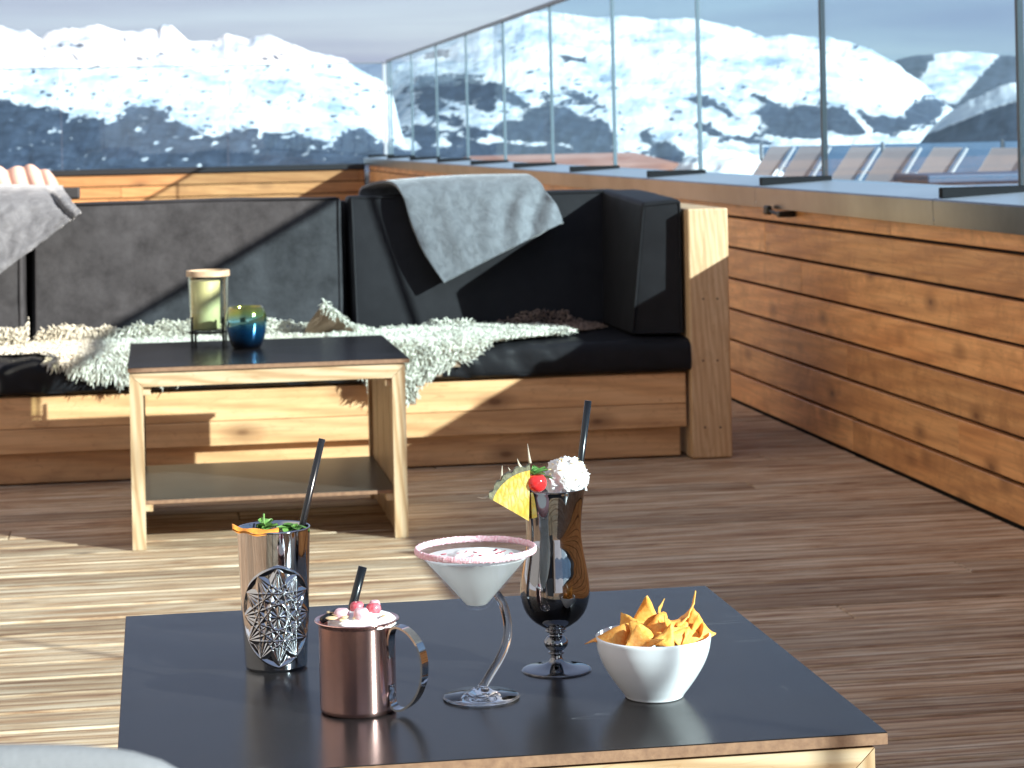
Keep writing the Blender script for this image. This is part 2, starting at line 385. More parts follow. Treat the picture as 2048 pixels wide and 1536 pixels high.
M['pinkcloth'] = simple('pink_cloth', (0.52, 0.30, 0.24), 0.85, var=(14, (0.60, 0.40, 0.33)), bumpsc=120, bstr=0.2)
M['taupe'] = simple('taupe_mesh', (0.46, 0.38, 0.385), 0.8, var=(18, (0.40, 0.33, 0.335)), bumpsc=200, bstr=0.2)
def _mesh():
    t = M['taupe'].node_tree; b = t.nodes['Principled BSDF']; o = [n for n in t.nodes if n.type == 'OUTPUT_MATERIAL'][0]
    tl = t.nodes.new('ShaderNodeBsdfTranslucent'); tl.inputs[0].default_value = (0.55, 0.46, 0.46, 1)
    mx = t.nodes.new('ShaderNodeMixShader'); mx.inputs[0].default_value = 0.6
    t.links.new(b.outputs[0], mx.inputs[1]); t.links.new(tl.outputs[0], mx.inputs[2]); t.links.new(mx.outputs[0], o.inputs[0])
_mesh()
M['chairfab'] = simple('grey_blue_fabric', (0.15, 0.18, 0.20), 0.9, bumpsc=300, bstr=0.3, var=(18, (0.18, 0.215, 0.24)))
M['blueplastic'] = simple('navy_case', (0.022, 0.06, 0.12), 0.5, var=(6, (0.04, 0.09, 0.17)))
M['blacksoft'] = simple('black_pad', (0.02, 0.02, 0.022), 0.6)

def blanket(name, c1, c2):
    m, t, b = nmat(name)
    n = noise(t, coords(t), 22.0, 5, 0.65, 0.8); n2 = noise(t, coords(t), 220.0, 3, 0.6)
    setc(t, b, mixc(t, ramp(t, n, [(0.36, 0.0), (0.66, 1.0)]), c1, c2)); b.inputs['Roughness'].default_value = 0.85
    b.inputs['Sheen Weight'].default_value = 0.6; b.inputs['Sheen Roughness'].default_value = 0.4
    bump(t, b, math_(t, 'ADD', n, math_(t, 'MULTIPLY', n2, 0.25)), 0.6, 0.008)
    return m
M['blanket'] = blanket('grey_fleece', (0.105, 0.114, 0.126), (0.165, 0.18, 0.196))
M['blanket2'] = blanket('grey_fleece_left', (0.090, 0.096, 0.107), (0.145, 0.155, 0.17))

def wool(name, c1, c2, sc=7):
    m, t, b = nmat(name)
    n = noise(t, coords(t), sc, 3, 0.5)
    g = t.nodes.new('ShaderNodeNewGeometry')
    c = mixc(t, ramp(t, n, [(0.35, 0.0), (0.65, 1.0)]), c1, c2)
    hsv = t.nodes.new('ShaderNodeHueSaturation'); t.links.new(c, hsv.inputs['Color'])
    t.links.new(math_(t, 'MULTIPLY_ADD', g.outputs['Random Per Island'], 0.35, 0.78), hsv.inputs['Value'])
    t.links.new(hsv.outputs[0], b.inputs['Base Color']); b.inputs['Roughness'].default_value = 0.85
    b.inputs['Specular IOR Level'].default_value = 0.2
    return m
M['wool'] = wool('cream_wool', (0.80, 0.80, 0.70), (0.68, 0.68, 0.58))
M['wool_tan'] = wool('tan_wool', (0.80, 0.79, 0.69), (0.68, 0.64, 0.52), 3)
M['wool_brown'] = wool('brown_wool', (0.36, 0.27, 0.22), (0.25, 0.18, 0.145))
M['hide'] = simple('hide_skin', (0.30, 0.21, 0.14), 0.8, var=(12, (0.22, 0.15, 0.10)))

def thin_glass(name, tint, refl=1.45):
    m = bpy.data.materials.new(name); m.use_nodes = True; t = m.node_tree; t.nodes.clear()
    o = t.nodes.new('ShaderNodeOutputMaterial'); tr = t.nodes.new('ShaderNodeBsdfTransparent'); gl = t.nodes.new('ShaderNodeBsdfGlossy')
    tr.inputs[0].default_value = (*tint, 1); gl.inputs['Roughness'].default_value = 0.0; gl.inputs[0].default_value = (1, 1, 1, 1)
    g = t.nodes.new('ShaderNodeNewGeometry'); dp = t.nodes.new('ShaderNodeVectorMath'); dp.operation = 'DOT_PRODUCT'
    t.links.new(g.outputs['Normal'], dp.inputs[0]); t.links.new(g.outputs['Incoming'], dp.inputs[1])
    fac = math_(t, 'MULTIPLY_ADD', math_(t, 'POWER', math_(t, 'SUBTRACT', 1.0, math_(t, 'ABSOLUTE', dp.outputs['Value'])), 5.0), refl, 0.028)
    mx = t.nodes.new('ShaderNodeMixShader'); t.links.new(fac, mx.inputs[0])
    t.links.new(tr.outputs[0], mx.inputs[1]); t.links.new(gl.outputs[0], mx.inputs[2]); t.links.new(mx.outputs[0], o.inputs[0])
    return m
M['pane'] = thin_glass('balustrade_glass', (0.81, 0.925, 0.98), 0.11)
M['panegreen'] = simple('pane_edge', (0.10, 0.22, 0.24), 0.2)

def glass(name, col, ior=1.5, rough=0.0):
    m, t, b = nmat(name); setc(t, b, col); b.inputs['Transmission Weight'].default_value = 1.0
    b.inputs['Roughness'].default_value = rough; b.inputs['IOR'].default_value = ior; return m
M['glass'] = glass('clear_glass', (0.98, 0.99, 1.0))
M['greenglass'] = thin_glass('green_glass', (0.945, 0.955, 0.895), 0.9)
M['clearthin'] = thin_glass('bowl_glass', (0.99, 0.992, 0.995), 0.30)
M['waxgreen'] = simple('wax', (0.58, 0.60, 0.36), 0.5, var=(25, (0.66, 0.66, 0.42)))

def irid():
    m, t, b = nmat('iridescent_glass')
    c = t.nodes.new('ShaderNodeTexCoord'); sp = t.nodes.new('ShaderNodeSeparateXYZ'); t.links.new(c.outputs['Generated'], sp.inputs[0])
    n = noise(t, coords(t), 12, 2, 0.5)
    f = math_(t, 'ADD', sp.outputs[2], math_(t, 'MULTIPLY_ADD', n, 0.3, -0.15))
    setc(t, b, ramp(t, f, [(0.10, (0.01, 0.015, 0.03)), (0.42, (0.01, 0.16, 0.42)), (0.62, (0.08, 0.32, 0.38)), (0.80, (0.22, 0.30, 0.06)), (0.97, (0.30, 0.26, 0.04))]))
    b.inputs['Metallic'].default_value = 0.9; b.inputs['Roughness'].default_value = 0.08
    b.inputs['Coat Weight'].default_value = 1.0; b.inputs['Coat Roughness'].default_value = 0.03
    return m
M['irid'] = irid()
#@@STRUCT
# ------------------------------------------------------------------ far terrain
def vnoise(x, y, seed=0):
    xi = np.floor(x).astype(np.int64); yi = np.floor(y).astype(np.int64); xf = x-xi; yf = y-yi
    def h(a, b):
        n = (a*374761393 + b*668265263 + seed*974634777) & 0xffffffff
        n = ((n ^ (n >> 13))*1274126177) & 0xffffffff
        return ((n ^ (n >> 16)) & 0xffff)/65535.0
    u = xf*xf*(3-2*xf); v = yf*yf*(3-2*yf)
    return (h(xi, yi)*(1-u)+h(xi+1, yi)*u)*(1-v) + (h(xi, yi+1)*(1-u)+h(xi+1, yi+1)*u)*v
def fbm(x, y, o=5, seed=0, ridged=False):
    s = 0; a = 1; tot = 0
    for k in range(o):
        n = vnoise(x*2**k + 17.3*k, y*2**k + 5.1*k, seed+k)
        if ridged: n = 1-np.abs(2*n-1)
        s = s + a*n; tot += a; a *= 0.5
    return s/tot
# bearings and heights were surveyed on a chart of 1/4550 radian steps
def bearing(c): return YAW + np.arctan((c-1024.0)/4550.0)
def horizon(c): return 270.0 - 0.021*(c-1024.0)
def pl(pts, c): p = np.array(pts, float); return np.interp(c, p[:, 0], p[:, 1])

def massif(name, label, sky_pts, low, forestf, r0, r1, seed, c0, c1, nc, nr, relief=1.0, jag=4.0):
    c = np.linspace(c0, c1, nc)
    ys_ = pl(sky_pts, c); ker = np.hanning(121); ker /= ker.sum(); ys_ = np.convolve(np.pad(ys_, 60, 'edge'), ker, 'valid')
    yt = pl(sky_pts, c) + (fbm(c/23.0, c*0+seed, 5, seed)-0.5)*jag*2.2
    az = bearing(c); hz = horizon(c)
    t = np.linspace(0, 1, nr)[:, None]
    ypx = low + (ys_[None, :]-low)*(t**0.9) + (yt-ys_)[None, :]*t**9
    rr = r0 + (r1-r0)*t + 0*c[None, :]
    gx = c[None, :]/46.0 + 0*t; gy = ypx/30.0
    rel = fbm(gx*0.9 + ypx/110.0, ypx/52.0, 4, seed)-0.5          # gullies running down the slope
    rr = rr + rel*50.0*relief*np.minimum(1, (1-t)*6+0.25)
    elev = (hz[None, :]-ypx)/4550.0/np.cos(az-YAW)[None, :]**0
    dist = rr
    X = np.sin(az)[None, :]*dist; Y = np.cos(az)[None, :]*dist
    Z = EYE + dist*elev*np.cos(az-YAW)[None, :]
    fo = forestf(c[None, :] + 0*t, ypx, gx, gy)
    # far side of the ridge
    n2 = 6; Xb = []; Yb = []; Zb = []
    for k in range(1, n2+1):
        f = 1+0.08*k; Xb.append(X[-1]*f); Yb.append(Y[-1]*f); Zb.append(Z[-1] - (Z[-1]+150)*(k/n2))
    X = np.vstack([X]+Xb); Y = np.vstack([Y]+Yb); Z = np.vstack([Z]+Zb); fo = np.vstack([fo, np.zeros((n2, nc))])
    n = X.shape[0]
    V = np.stack([X.ravel(), Y.ravel(), Z.ravel()], 1)
    i = np.arange(n-1)[:, None]*nc + np.arange(nc-1)[None, :]
    F = np.stack([i, i+1, i+nc+1, i+nc], -1).reshape(-1, 4)
    o = obj(name, (V, F), M['mountain'], smooth=True)
    a = o.data.attributes.new('forest', 'FLOAT', 'POINT'); a.data.foreach_set('value', fo.ravel().astype(np.float32))
    return tag(o, None, None, kind='structure')

def mountain_mat():
    m, t, b = nmat('snowy_mountain')
    at = t.nodes.new('ShaderNodeAttribute'); at.attribute_name = 'forest'
    n = noise(t, coords(t), 0.055, 8, 0.80)
    f = math_(t, 'ADD', at.outputs['Fac'], math_(t, 'MULTIPLY_ADD', n, 1.5, -0.75))
    k = ramp(t, f, [(0.46, 0.0), (0.56, 1.0)])
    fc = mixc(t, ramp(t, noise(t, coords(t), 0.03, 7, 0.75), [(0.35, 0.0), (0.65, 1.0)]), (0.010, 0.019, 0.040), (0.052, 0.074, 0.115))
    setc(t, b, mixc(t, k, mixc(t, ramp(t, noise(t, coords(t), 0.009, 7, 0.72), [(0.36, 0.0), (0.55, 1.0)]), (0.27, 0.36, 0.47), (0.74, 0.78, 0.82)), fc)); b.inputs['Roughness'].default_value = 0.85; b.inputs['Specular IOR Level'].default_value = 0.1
    return m
M['mountain'] = mountain_mat()

tlA = [(-300,190),(0,195),(60,212),(150,226),(200,244),(240,222),(262,208),(300,214),(330,220),(380,256),(430,272),(470,256),(520,262),(600,267),(660,287),(690,262),(720,250),(775,288),(900,330)]
def forestA(c, y, gx, gy):
    base = (y - pl(tlA, c))/26.0
    base = np.clip(base, -0.9, 1.0)*0.55 + 0.5
    clear = fbm(c/20.0+y/30.0, y/11.0, 6, 31)
    base = base + (fbm(c/9.0, y/7.0, 4, 33)-.5)*0.35 + 0.10*(y > pl(tlA, c)+4)
    base = base - np.clip((clear-0.63)*6.0, 0, 0.6)*(y > 225) - 0.35*np.exp(-((c-(y-215)*1.6-200)/16.0)**2)*(y > 215)
    spots = fbm(c/15.0 + y/26.0, y/7.0, 4, 77)
    base = base + np.clip((spots-0.655)*9.0, 0, 0.7)*(y > 130)
    rocks = fbm(c/14.0 - y/13.0, y/9.0, 4, 91)
    return base + np.clip((rocks-0.66)*9.0, 0, 0.75)*(y < 120)
def blob(c, y, cx, cy, sx, sy, rot=0.0):
    dx = c-cx; dy = y-cy; ca = math.cos(rot); sa = math.sin(rot)
    u = (dx*ca+dy*sa)/sx; v = (-dx*sa+dy*ca)/sy
    return np.exp(-(u*u+v*v))
def forestB(c, y, gx, gy):
    n = fbm(c/22.0, y/14.0, 5, 51)-0.5
    f = np.zeros_like(c + y)
    for (cx, cy, sx, sy, r, a) in [(905,175,80,28,0.05,0.95),(865,205,40,30,0.9,0.7),(1010,190,60,16,0.5,0.75),(975,205,26,28,0.7,0.7),(900,240,70,12,0.35,0.55),
                                   (870,105,45,16,0,0.55),(850,272,34,22,0,0.9),(925,285,45,14,0.3,0.8),
                                   (1040,262,60,22,0.1,1.0),(1110,250,60,34,0.25,1.2),(1180,275,46,38,0,1.2),(1000,310,200,22,0,1.1),(1200,312,30,22,0,1.0),(950,262,34,18,0,0.8),
                                   (1160,195,50,16,0.4,0.5),(1150,118,40,8,0.2,0.45),(1330,305,42,22,0.45,0.85),(1290,275,22,22,0,0.45),
                                   (1560,235,44,22,0.15,1.1),(1625,240,60,30,0,1.15),(1700,245,50,30,0.2,1.15),(1600,268,70,14,0.1,1.0),(1780,250,50,18,0,1.0),(1850,225,40,24,-0.4,1.1),(1440,215,60,10,0.5,0.5),(1530,200,40,9,0.5,0.55),(1400,205,30,9,0.3,0.5),(1530,285,120,10,0.1,0.7),(1420,262,60,12,0.35,0.6)]:
        f = np.maximum(f, blob(c, y, cx, cy, sx, sy, r)*a)
    f = f*1.42 + n*0.62
    spots = fbm(c/15.0 + y/20.0, y/8.0, 5, 78)
    f = f + np.clip((spots-0.60)*4.0, 0, 0.45)
    path = blob(c, y, 1718, 240, 30, 9, 0.75)*1.3 + blob(c, y, 960, 250, 26, 9, 0)*0.6
    valley = blob(c, y, 1720, 288, 190, 12, 0)*1.2
    return f - path - valley
def forestC(c, y, gx, gy):
    n = fbm(c/16.0, y/12.0, 5, 61)-0.5
    left = np.clip((1885-(y-105)*0.75-c)/14.0, -1, 1)*0.5
    right = np.clip((c-2000+(y-105)*0.9)/14.0, -1, 1)*0.5
    low = (y-190)/30.0
    return 0.30 + np.maximum(np.maximum(left, right), low*0.4) + n*0.5
def forestD(c, y, gx, gy):
    n = fbm(c/20.0, y/12.0, 5, 62)-0.5
    edge = pl([(1830,280),(1870,262),(1950,232),(2000,210),(2060,196),(2300,170),(2700,205),(3100,180),(3500,240),(3900,345)], c)
    return 0.5 + np.clip((y-edge)/10.0, -1.2, 1.2)*0.5 + n*0.35 - 0.0
skyA = [(-400,70),(-120,40),(0,52),(40,62),(60,58),(85,78),(112,58),(160,58),(200,50),(245,62),(318,60),(328,50),(346,48),(360,62),(380,80),(420,84),(455,70),(480,70),(500,78),(515,72),(540,68),(600,92),(660,112),(690,118),(730,142),(770,165),(783,176),(796,230),(812,300),(830,345)]
skyB = [(700,330),(745,290),(765,230),(782,160),(800,128),(850,108),(880,100),(905,92),(950,62),(1000,40),(1050,24),(1100,22),(1150,30),(1200,34),(1250,30),(1300,37),(1400,38),(1440,48),(1480,56),(1530,74),(1560,70),(1610,70),(1660,75),(1700,84),(1740,98),(1780,118),(1820,145),(1850,168),(1885,200),(1930,240),(1990,290),(2040,330)]
skyC = [(1700,215),(1760,150),(1800,118),(1850,112),(1885,104),(1940,105),(1990,107),(2030,112),(2100,120),(2250,90),(2400,120),(2700,140),(3000,110),(3400,150),(3800,330)]
skyD = [(1760,338),(1830,292),(1880,240),(1910,215),(1960,190),(2000,172),(2048,162),(2150,150),(2400,130),(2700,165),(3100,140),(3500,200),(3900,345)]
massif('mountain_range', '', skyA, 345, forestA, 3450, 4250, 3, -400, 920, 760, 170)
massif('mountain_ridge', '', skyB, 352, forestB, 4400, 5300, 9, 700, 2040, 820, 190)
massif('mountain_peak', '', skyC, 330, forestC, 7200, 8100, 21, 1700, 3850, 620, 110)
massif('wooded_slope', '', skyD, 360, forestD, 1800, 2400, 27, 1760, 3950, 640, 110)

def ground_sheet():
    rs = [0.5, 20, 34, 45, 70, 120, 250, 500, 1000, 2500, 6000, 14000]
    zs = [-3.2, -3.2, -3.2, -4, -12, -28, -60, -105, -150, -165, -170, -175]
    n = 72; V = []; F = []
    for r, z in zip(rs, zs):
        for k in range(n):
            a = 2*math.pi*k/n; V.append((r*math.sin(a), r*math.cos(a)+8, z))
    for i in range(len(rs)-1):
        for k in range(n):
            k2 = (k+1) % n; F.append((i*n+k, i*n+k2, (i+1)*n+k2, (i+1)*n+k))
    mb = MB(); mb.add(V, F); mb.add([V[k] for k in range(n)], [tuple(range(n))])
    tag(obj('snowy_ground', mb, M['snow'], smooth=True), None, None, kind='structure')
ground_sheet()

# ------------------------------------------------------------------ terrace deck
def deck():
    mb = MB(); pitch = 0.145; y = -5.0; k = 0
    rnd = random.Random(3)
    while y < 25.05:
        cuts = [-8.0]; x = -8.0 + rnd.uniform(1.0, 4.0)
        while x < 2.30: cuts.append(x); x += rnd.uniform(3.4, 4.2)
        cuts.append(2.338)
        for a, b in zip(cuts[:-1], cuts[1:]):
            h = rnd.uniform(-0.0008, 0.0008)
            mb.bbox(a+0.0012, b-0.0012, y+0.007, y+pitch-0.007, -0.026+h, h, 0.0028, 1)
        y += pitch
    tag(obj('deck_boards', mb, M['deck']), None, None, kind='structure')
    mb = MB(); mb.box(-8.05, 2.36, -5.05, 25.1, -0.30, -0.040)
    tag(obj('deck_substructure', mb, M['dark']), None, None, kind='structure')
deck()

# ------------------------------------------------------------------ parapets
def side_wall():
    t = thing('parapet_wall', (2.34, 10, 0), 'long brown larch parapet wall with grey metal coping at the right side of the deck', 'wall')
    core = MB(); core.box(2.372, 2.60, -4.5, 25.45, -0.3, 0.80); obj('core', core, M['dark'], t)
    mb = MB(); rnd = random.Random(5)
    zs = [(0.006, 0.114)] + [(0.1255+0.128*k, 0.242+0.128*k) for k in range(5)] + [(0.7655, 0.822)]
    for j, (a, b) in enumerate(zs):
        y = -4.5 - rnd.uniform(0, 2); 
        if j == 4: y = 8.42 - 4.2*3
        if j == 5: y = 8.32 - 4.0*3
        while y < 25.2:
            y2 = min(y + (4.1 if j in (4, 5) else rnd.uniform(3.6, 4.6)), 25.2)
            mb.bbox(2.345, 2.371, max(y, -4.5)+0.001, y2-0.001, a, b, 0.0025, 1) if y2 > -4.4 else None
            y = y2
    obj('cladding', mb, M['larchwall'], t)
    mb = MB()
    for k in range(-5, 10):
        pass
    mb = MB()    # folded sheet: drip lip, fascia, slightly falling top
    ys = [-4.5] + [6.535 + 2.045*k for k in range(-5, 10)]; ys = [y for y in ys if y < 25.3] + [25.3]
    for a, b in zip(ys[:-1], ys[1:]):
        mb.add([(2.300, a+.002, 0.818), (2.300, b-.002, 0.818), (2.297, b-.002, 0.893), (2.297, a+.002, 0.893), (2.302, a+.002, 0.898), (2.302, b-.002, 0.898),
                (2.64, a+.002, 0.916), (2.64, b-.002, 0.916), (2.64, a+.002, 0.80), (2.64, b-.002, 0.80), (2.343, a+.002, 0.818), (2.343, b-.002, 0.818)],
               [(0, 1, 2, 3), (3, 2, 5, 4), (4, 5, 7, 6), (6, 7, 9, 8), (0, 10, 11, 1)])
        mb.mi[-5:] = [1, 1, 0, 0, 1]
    cp = obj('coping', mb, [M['copinglit'], M['coping']], t)
    for y in [6.535 + 2.045*k for k in range(-3, 10)]:
        if y > 25.2: continue
        s = MB(); s.bbox(2.315, 2.60, y-0.030, y-0.002, 0.900, 0.932, 0.003, 1); obj('standing_seam', s, M['seam'], cp)
    return t
side_wall()

def back_wall():
    t = thing('parapet_wall', (-2, 25.15, 0), 'sunlit orange larch parapet wall with black coping across the far end of the deck', 'wall')
    core = MB(); core.box(-8.0, 2.296, 25.175, 25.42, -0.3, 0.80); obj('core', core, M['dark'], t)
    mb = MB(); rnd = random.Random(8)
    for k in range(6):
        x = -8.0
        while x < 2.29:
            x2 = min(x + rnd.uniform(3.2, 4.4), 2.29); mb.bbox(x+.002, x2-.002, 25.15, 25.174, 0.010+0.128*k, 0.126+0.128*k, 0.0025, 1); x = x2
    obj('cladding', mb, M['larchback'], t)
    c = MB(); c.bbox(-8.0, 2.29, 25.12, 25.44, 0.775, 0.835, 0.004, 1); obj('coping', c, M['coping_dark'], t)
back_wall()

def balustrade_side():
    t = thing('glass_balustrade', (2.58, 12, 0.916), 'tall blue-tinted glass balustrade with dark top rail along the right wall', 'glass balustrade')
    joints = [6.535 + 2.045*k for k in range(-5, 10)]
    joints = [y for y in joints if y < 25.1] + [25.26]
    for a, b in zip(joints[:-1], joints[1:]):
        p = MB(); p.box(2.574, 2.588, a+0.009, b-0.009, 0.905, 1.955); obj('glass_pane', p, M['pane'], t)
    for k, y in enumerate(joints):
        w = 0.009 if k in (5, 6) else 0.0035
        s = MB(); s.bbox(2.570, 2.592, y-w, y+w, 0.900, 1.957, 0.002, 1); obj('joint_post' if k in (5, 6) else 'joint_seal', s, M['postgrey'] if k in (5, 6) else M['sealpale'], t)
    r = MB(); r.bbox(2.566, 2.598, joints[0], 25.28, 1.957, 1.983, 0.005, 2); obj('top_rail', r, M['rail'], t)
balustrade_side()
def balustrade_back():
    t = thing('glass_balustrade', (-2, 25.28, 0.83), 'frameless glass balustrade above the far orange wall', 'glass balustrade')
    xs = [-8.0, -6.4, -4.6, -2.8, -1.0, 0.8, 2.53]
    for a, b in zip(xs[:-1], xs[1:]):
        p = MB(); p.box(a+.008, b-.008, 25.272, 25.286, 0.825, 1.945); obj('glass_pane', p, M['pane'], t)
    r = MB(); r.bbox(-8.0, 2.54, 25.268, 25.290, 1.945, 1.957, 0.003, 1); obj('edge_profile', r, M['sealpale'], t)
    s = MB(); s.bbox(2.530, 2.562, 25.262, 25.294, 0.82, 1.957, 0.004, 1); obj('corner_post', s, M['alu'], t)
balustrade_back()

# small clamp under the coping
cl = MB(); cl.bbox(2.275, 2.340, 8.16, 8.20, 0.790, 0.812, 0.004, 1); cl.bbox(2.268, 2.290, 8.30, 8.36, 0.795, 0.830, 0.008, 2); cl.tube([(2.282, 8.18, 0.80), (2.28, 8.33, 0.812)], 0.007, 8)
tag(obj('metal_clamp', cl, M['blackiron'], loc=(2.30, 8.25, 0.80)), 'small dark metal clamp under the right wall coping', 'clamp')

# ------------------------------------------------------------------ bench
def bench():
    t = thing('terrace_bench', (0.6, 8.0, 0), 'long pine lounge bench with boarded front and a thick square post at its right end', 'bench')
    # front boards
    b = MB(); b.bbox(-2.2, 1.772, 7.575, 7.600, 0.110, 0.190, 0.002, 1); b.bbox(-2.2, 1.772, 7.575, 7.600, 0.1915, 0.294, 0.002, 1)
    obj('front_board', b, M['benchwood'], t)
    b = MB(); b.bbox(-2.2, 1.760, 7.622, 7.645, 0.006, 0.106, 0.003, 1)
    obj('base_board', b, M['benchwood'], t)
    b = MB(); b.box(-2.2, 1.772, 7.602, 8.30, 0.255, 0.296); obj('seat_base', b, M['benchwood'], t)
    a = MB(); a.bbox(1.784, 1.924, 7.545, 8.62, 0.003, 0.852, 0.006, 2); ar = obj('arm_post', a, M['postwood'], t)
    for (x, z) in [(1.825, .545), (1.868, .545), (1.825, .33), (1.868, .328), (1.838, .30), (1.822, .105), (1.87, .105)]:
        pass
    for (x, z) in [(1.823, .545), (1.872, .544), (1.818, .335), (1.868, .334), (1.820, .108), (1.874, .106)]:
        s = MB(); s.lathe([(0.0001, 0), (0.0035, 0), (0.0035, 0.002), (0.0001, 0.002)], 0, 0, 0, 8)
        n = 32; 
        for i in range(len(s.v)-n, len(s.v)):
            v = s.v[i]; s.v[i] = (x+v[0]+.009, 7.545-v[2], z+v[1])
        obj('screw', s, M['screw'], ar)
    k = MB(); k.bbox(-2.2, 1.772, 8.42, 8.50, 0.10, 0.885, 0.004, 1); obj('back_board', k, M['blacksoft'], t)
bench()

def cushion(name, lab, cor_f, cor_b, mat, bevel=0.022, puff=0.01, seed=1, cat='cushion', group=None, wr=0.004):
    """box cushion from 4 front corners + 4 back corners (x,y,z) in order BL,BR,TR,TL"""
    bm = bmesh.new(); vf = [bm.verts.new(p) for p in cor_f]; vb = [bm.verts.new(p) for p in cor_b]
    bm.faces.new(vf); bm.faces.new(vb[::-1])
    for i in range(4): bm.faces.new((vf[i], vf[(i+1) % 4], vb[(i+1) % 4], vb[i]))
    bmesh.ops.recalc_face_normals(bm, faces=bm.faces)
    bmesh.ops.bevel(bm, geom=bm.edges[:], offset=bevel, segments=4, affect='EDGES', profile=0.6)
    bmesh.ops.subdivide_edges(bm, edges=[e for e in bm.edges if e.calc_length() > 0.12], cuts=14, use_grid_fill=True)
    bm.normal_update()
    cen = sum((v.co for v in bm.verts), Vector())/len(bm.verts)
    disp = []
    for v in bm.verts:
        p = v.co*3.1 + Vector((seed*7.7, 0, 0)); q = v.co*11 + Vector((0, seed*3.3, 0))
        d = mnoise.noise(p)*wr*1.6 + mnoise.noise(q)*wr*0.5
        disp.append(v.normal*(d))
    for v, d in zip(bm.verts, disp): v.co += d
    mb = MB(); mb.bm(bm)
    c = [sum(p[i] for p in list(cor_f)+list(cor_b))/8 for i in range(3)]; c[2] = min(p[2] for p in list(cor_f)+list(cor_b))
    o = obj(name, mb, mat, smooth=True, loc=tuple(c))
    pp = MB(); q = [Vector(p) for p in cor_f]; ctr = sum(q, Vector())/4; pts = []
    for i in range(4):
        a = q[i]+(ctr-q[i]).normalized()*bevel*0.75; b = q[(i+1) % 4]+(ctr-q[(i+1) % 4]).normalized()*bevel*0.75
        for k in range(24):
            r = a.lerp(b, k/24); r.y += 0.0015*mnoise.noise(r*9); pts.append(r)
    pts.append(pts[0]); pts.append(pts[1]); pp.tube(pts, 0.0042, 8)
    pm = obj('piping', pp, M['leather_side'], smooth=True, loc=tuple(c)); pm.parent = o; pm.location = (0, 0, 0)
    return tag(o, lab, cat, group)

# seat cushions
def wrinkled_seat():
    nx, ny = 260, 40; x0, x1 = -2.2, 1.785
    rows = []
    prof = [(8.16, .300), (8.16, .405), (8.12, .416), (7.9, .418), (7.75, .416), (7.62, .413), (7.57, .409), (7.550, .402), (7.542, .39), (7.539, .36), (7.539, .335), (7.542, .316), (7.552, .306), (7.60, .2975), (8.16, .2975)]
    P = []
    for a, b in zip(prof[:-1], prof[1:]):
        k = max(2, int(math.hypot(b[0]-a[0], b[1]-a[1])/0.014))
        for i in range(k): P.append((a[0]+(b[0]-a[0])*i/k, a[1]+(b[1]-a[1])*i/k))
    P.append(prof[-1])
    for (y, z) in P:
        row = []
        for i in range(nx+1):
            x = x0+(x1-x0)*i/nx
            w = mnoise.noise(Vector((x*13+z*9, y*2, z*7)))*0.5 + mnoise.noise(Vector((x*30+z*22, y*5, z*14)))*0.28
            amp = 0.017 if z > 0.31 else 0.0
            amp *= 0.35 + 1.5*max(0, math.sin(x*1.7+0.4))
            if x < -0.30: amp = 0.026 if z > 0.31 else 0
            row.append((x, y - w*amp*(1 if y < 7.7 else 0.3), z + w*amp*0.8*(1 if y > 7.55 else 0.2)))
        rows.append(row)
    mb = MB(); mb.grid(rows)
    e0 = [r[0] for r in rows]; e1 = [r[-1] for r in rows]
    mb.add(e0, [tuple(range(len(e0)))]); mb.add(e1, [tuple(range(len(e1)))])
    o = obj('seat_cushion', mb, M['leather'], smooth=False, loc=(0.6, 7.85, 0.289)); smart(o, 50)
    tag(o, 'long black leather seat cushion with creased front edge on the pine bench', 'cushion')
wrinkled_seat()

cushion('back_cushion', 'wide charcoal leather back cushion between the two grey blankets',
        [(-0.435, 8.10, .42), (0.652, 8.10, .42), (0.665, 8.235, .905), (-0.435, 8.235, .905)],
        [(-0.435, 8.40, .42), (0.652, 8.40, .42), (0.665, 8.40, .905), (-0.435, 8.40, .905)], M['leather_back'], 0.018, seed=1, group='back cushions of the bench')
cushion('back_cushion', 'black leather back cushion under the grey draped blanket at the right of the bench',
        [(0.690, 8.135, .42), (1.70, 8.135, .42), (1.70, 8.27, .905), (0.690, 8.27, .905)],
        [(0.690, 8.41, .42), (1.70, 8.41, .42), (1.70, 8.41, .905), (0.690, 8.41, .905)], M['leather_side'], 0.02, seed=2, group='back cushions of the bench')
cushion('back_cushion', 'grey lit back cushion under the left blanket at the left photo edge',
        [(-1.55, 7.98, .42), (-0.458, 7.98, .42), (-0.458, 8.06, .905), (-1.55, 8.06, .905)],
        [(-1.55, 8.40, .42), (-0.458, 8.40, .42), (-0.458, 8.40, .905), (-1.55, 8.40, .905)], M['leather_back'], 0.018, seed=3, group='back cushions of the bench')
cushion('side_cushion', 'black leather wedge cushion leaning against the wooden end post of the bench',
        [(1.600, 7.64, .42), (1.772, 7.60, .42), (1.772, 7.60, .885), (1.645, 7.62, .875)],
        [(1.600, 8.15, .42), (1.772, 8.15, .42), (1.772, 8.32, .905), (1.635, 8.30, .905)], M['leather_side'], 0.014, seed=4)
lp = MB(); lp.bbox(-0.60, -0.273, 8.41, 8.47, 0.918, 0.958, 0.006, 2)
tag(obj('folded_pad', lp, M['blacksoft'], loc=(-0.43, 8.44, 0.918)), 'flat black pad sticking out behind the left grey blanket on top of the backrest', 'pad')

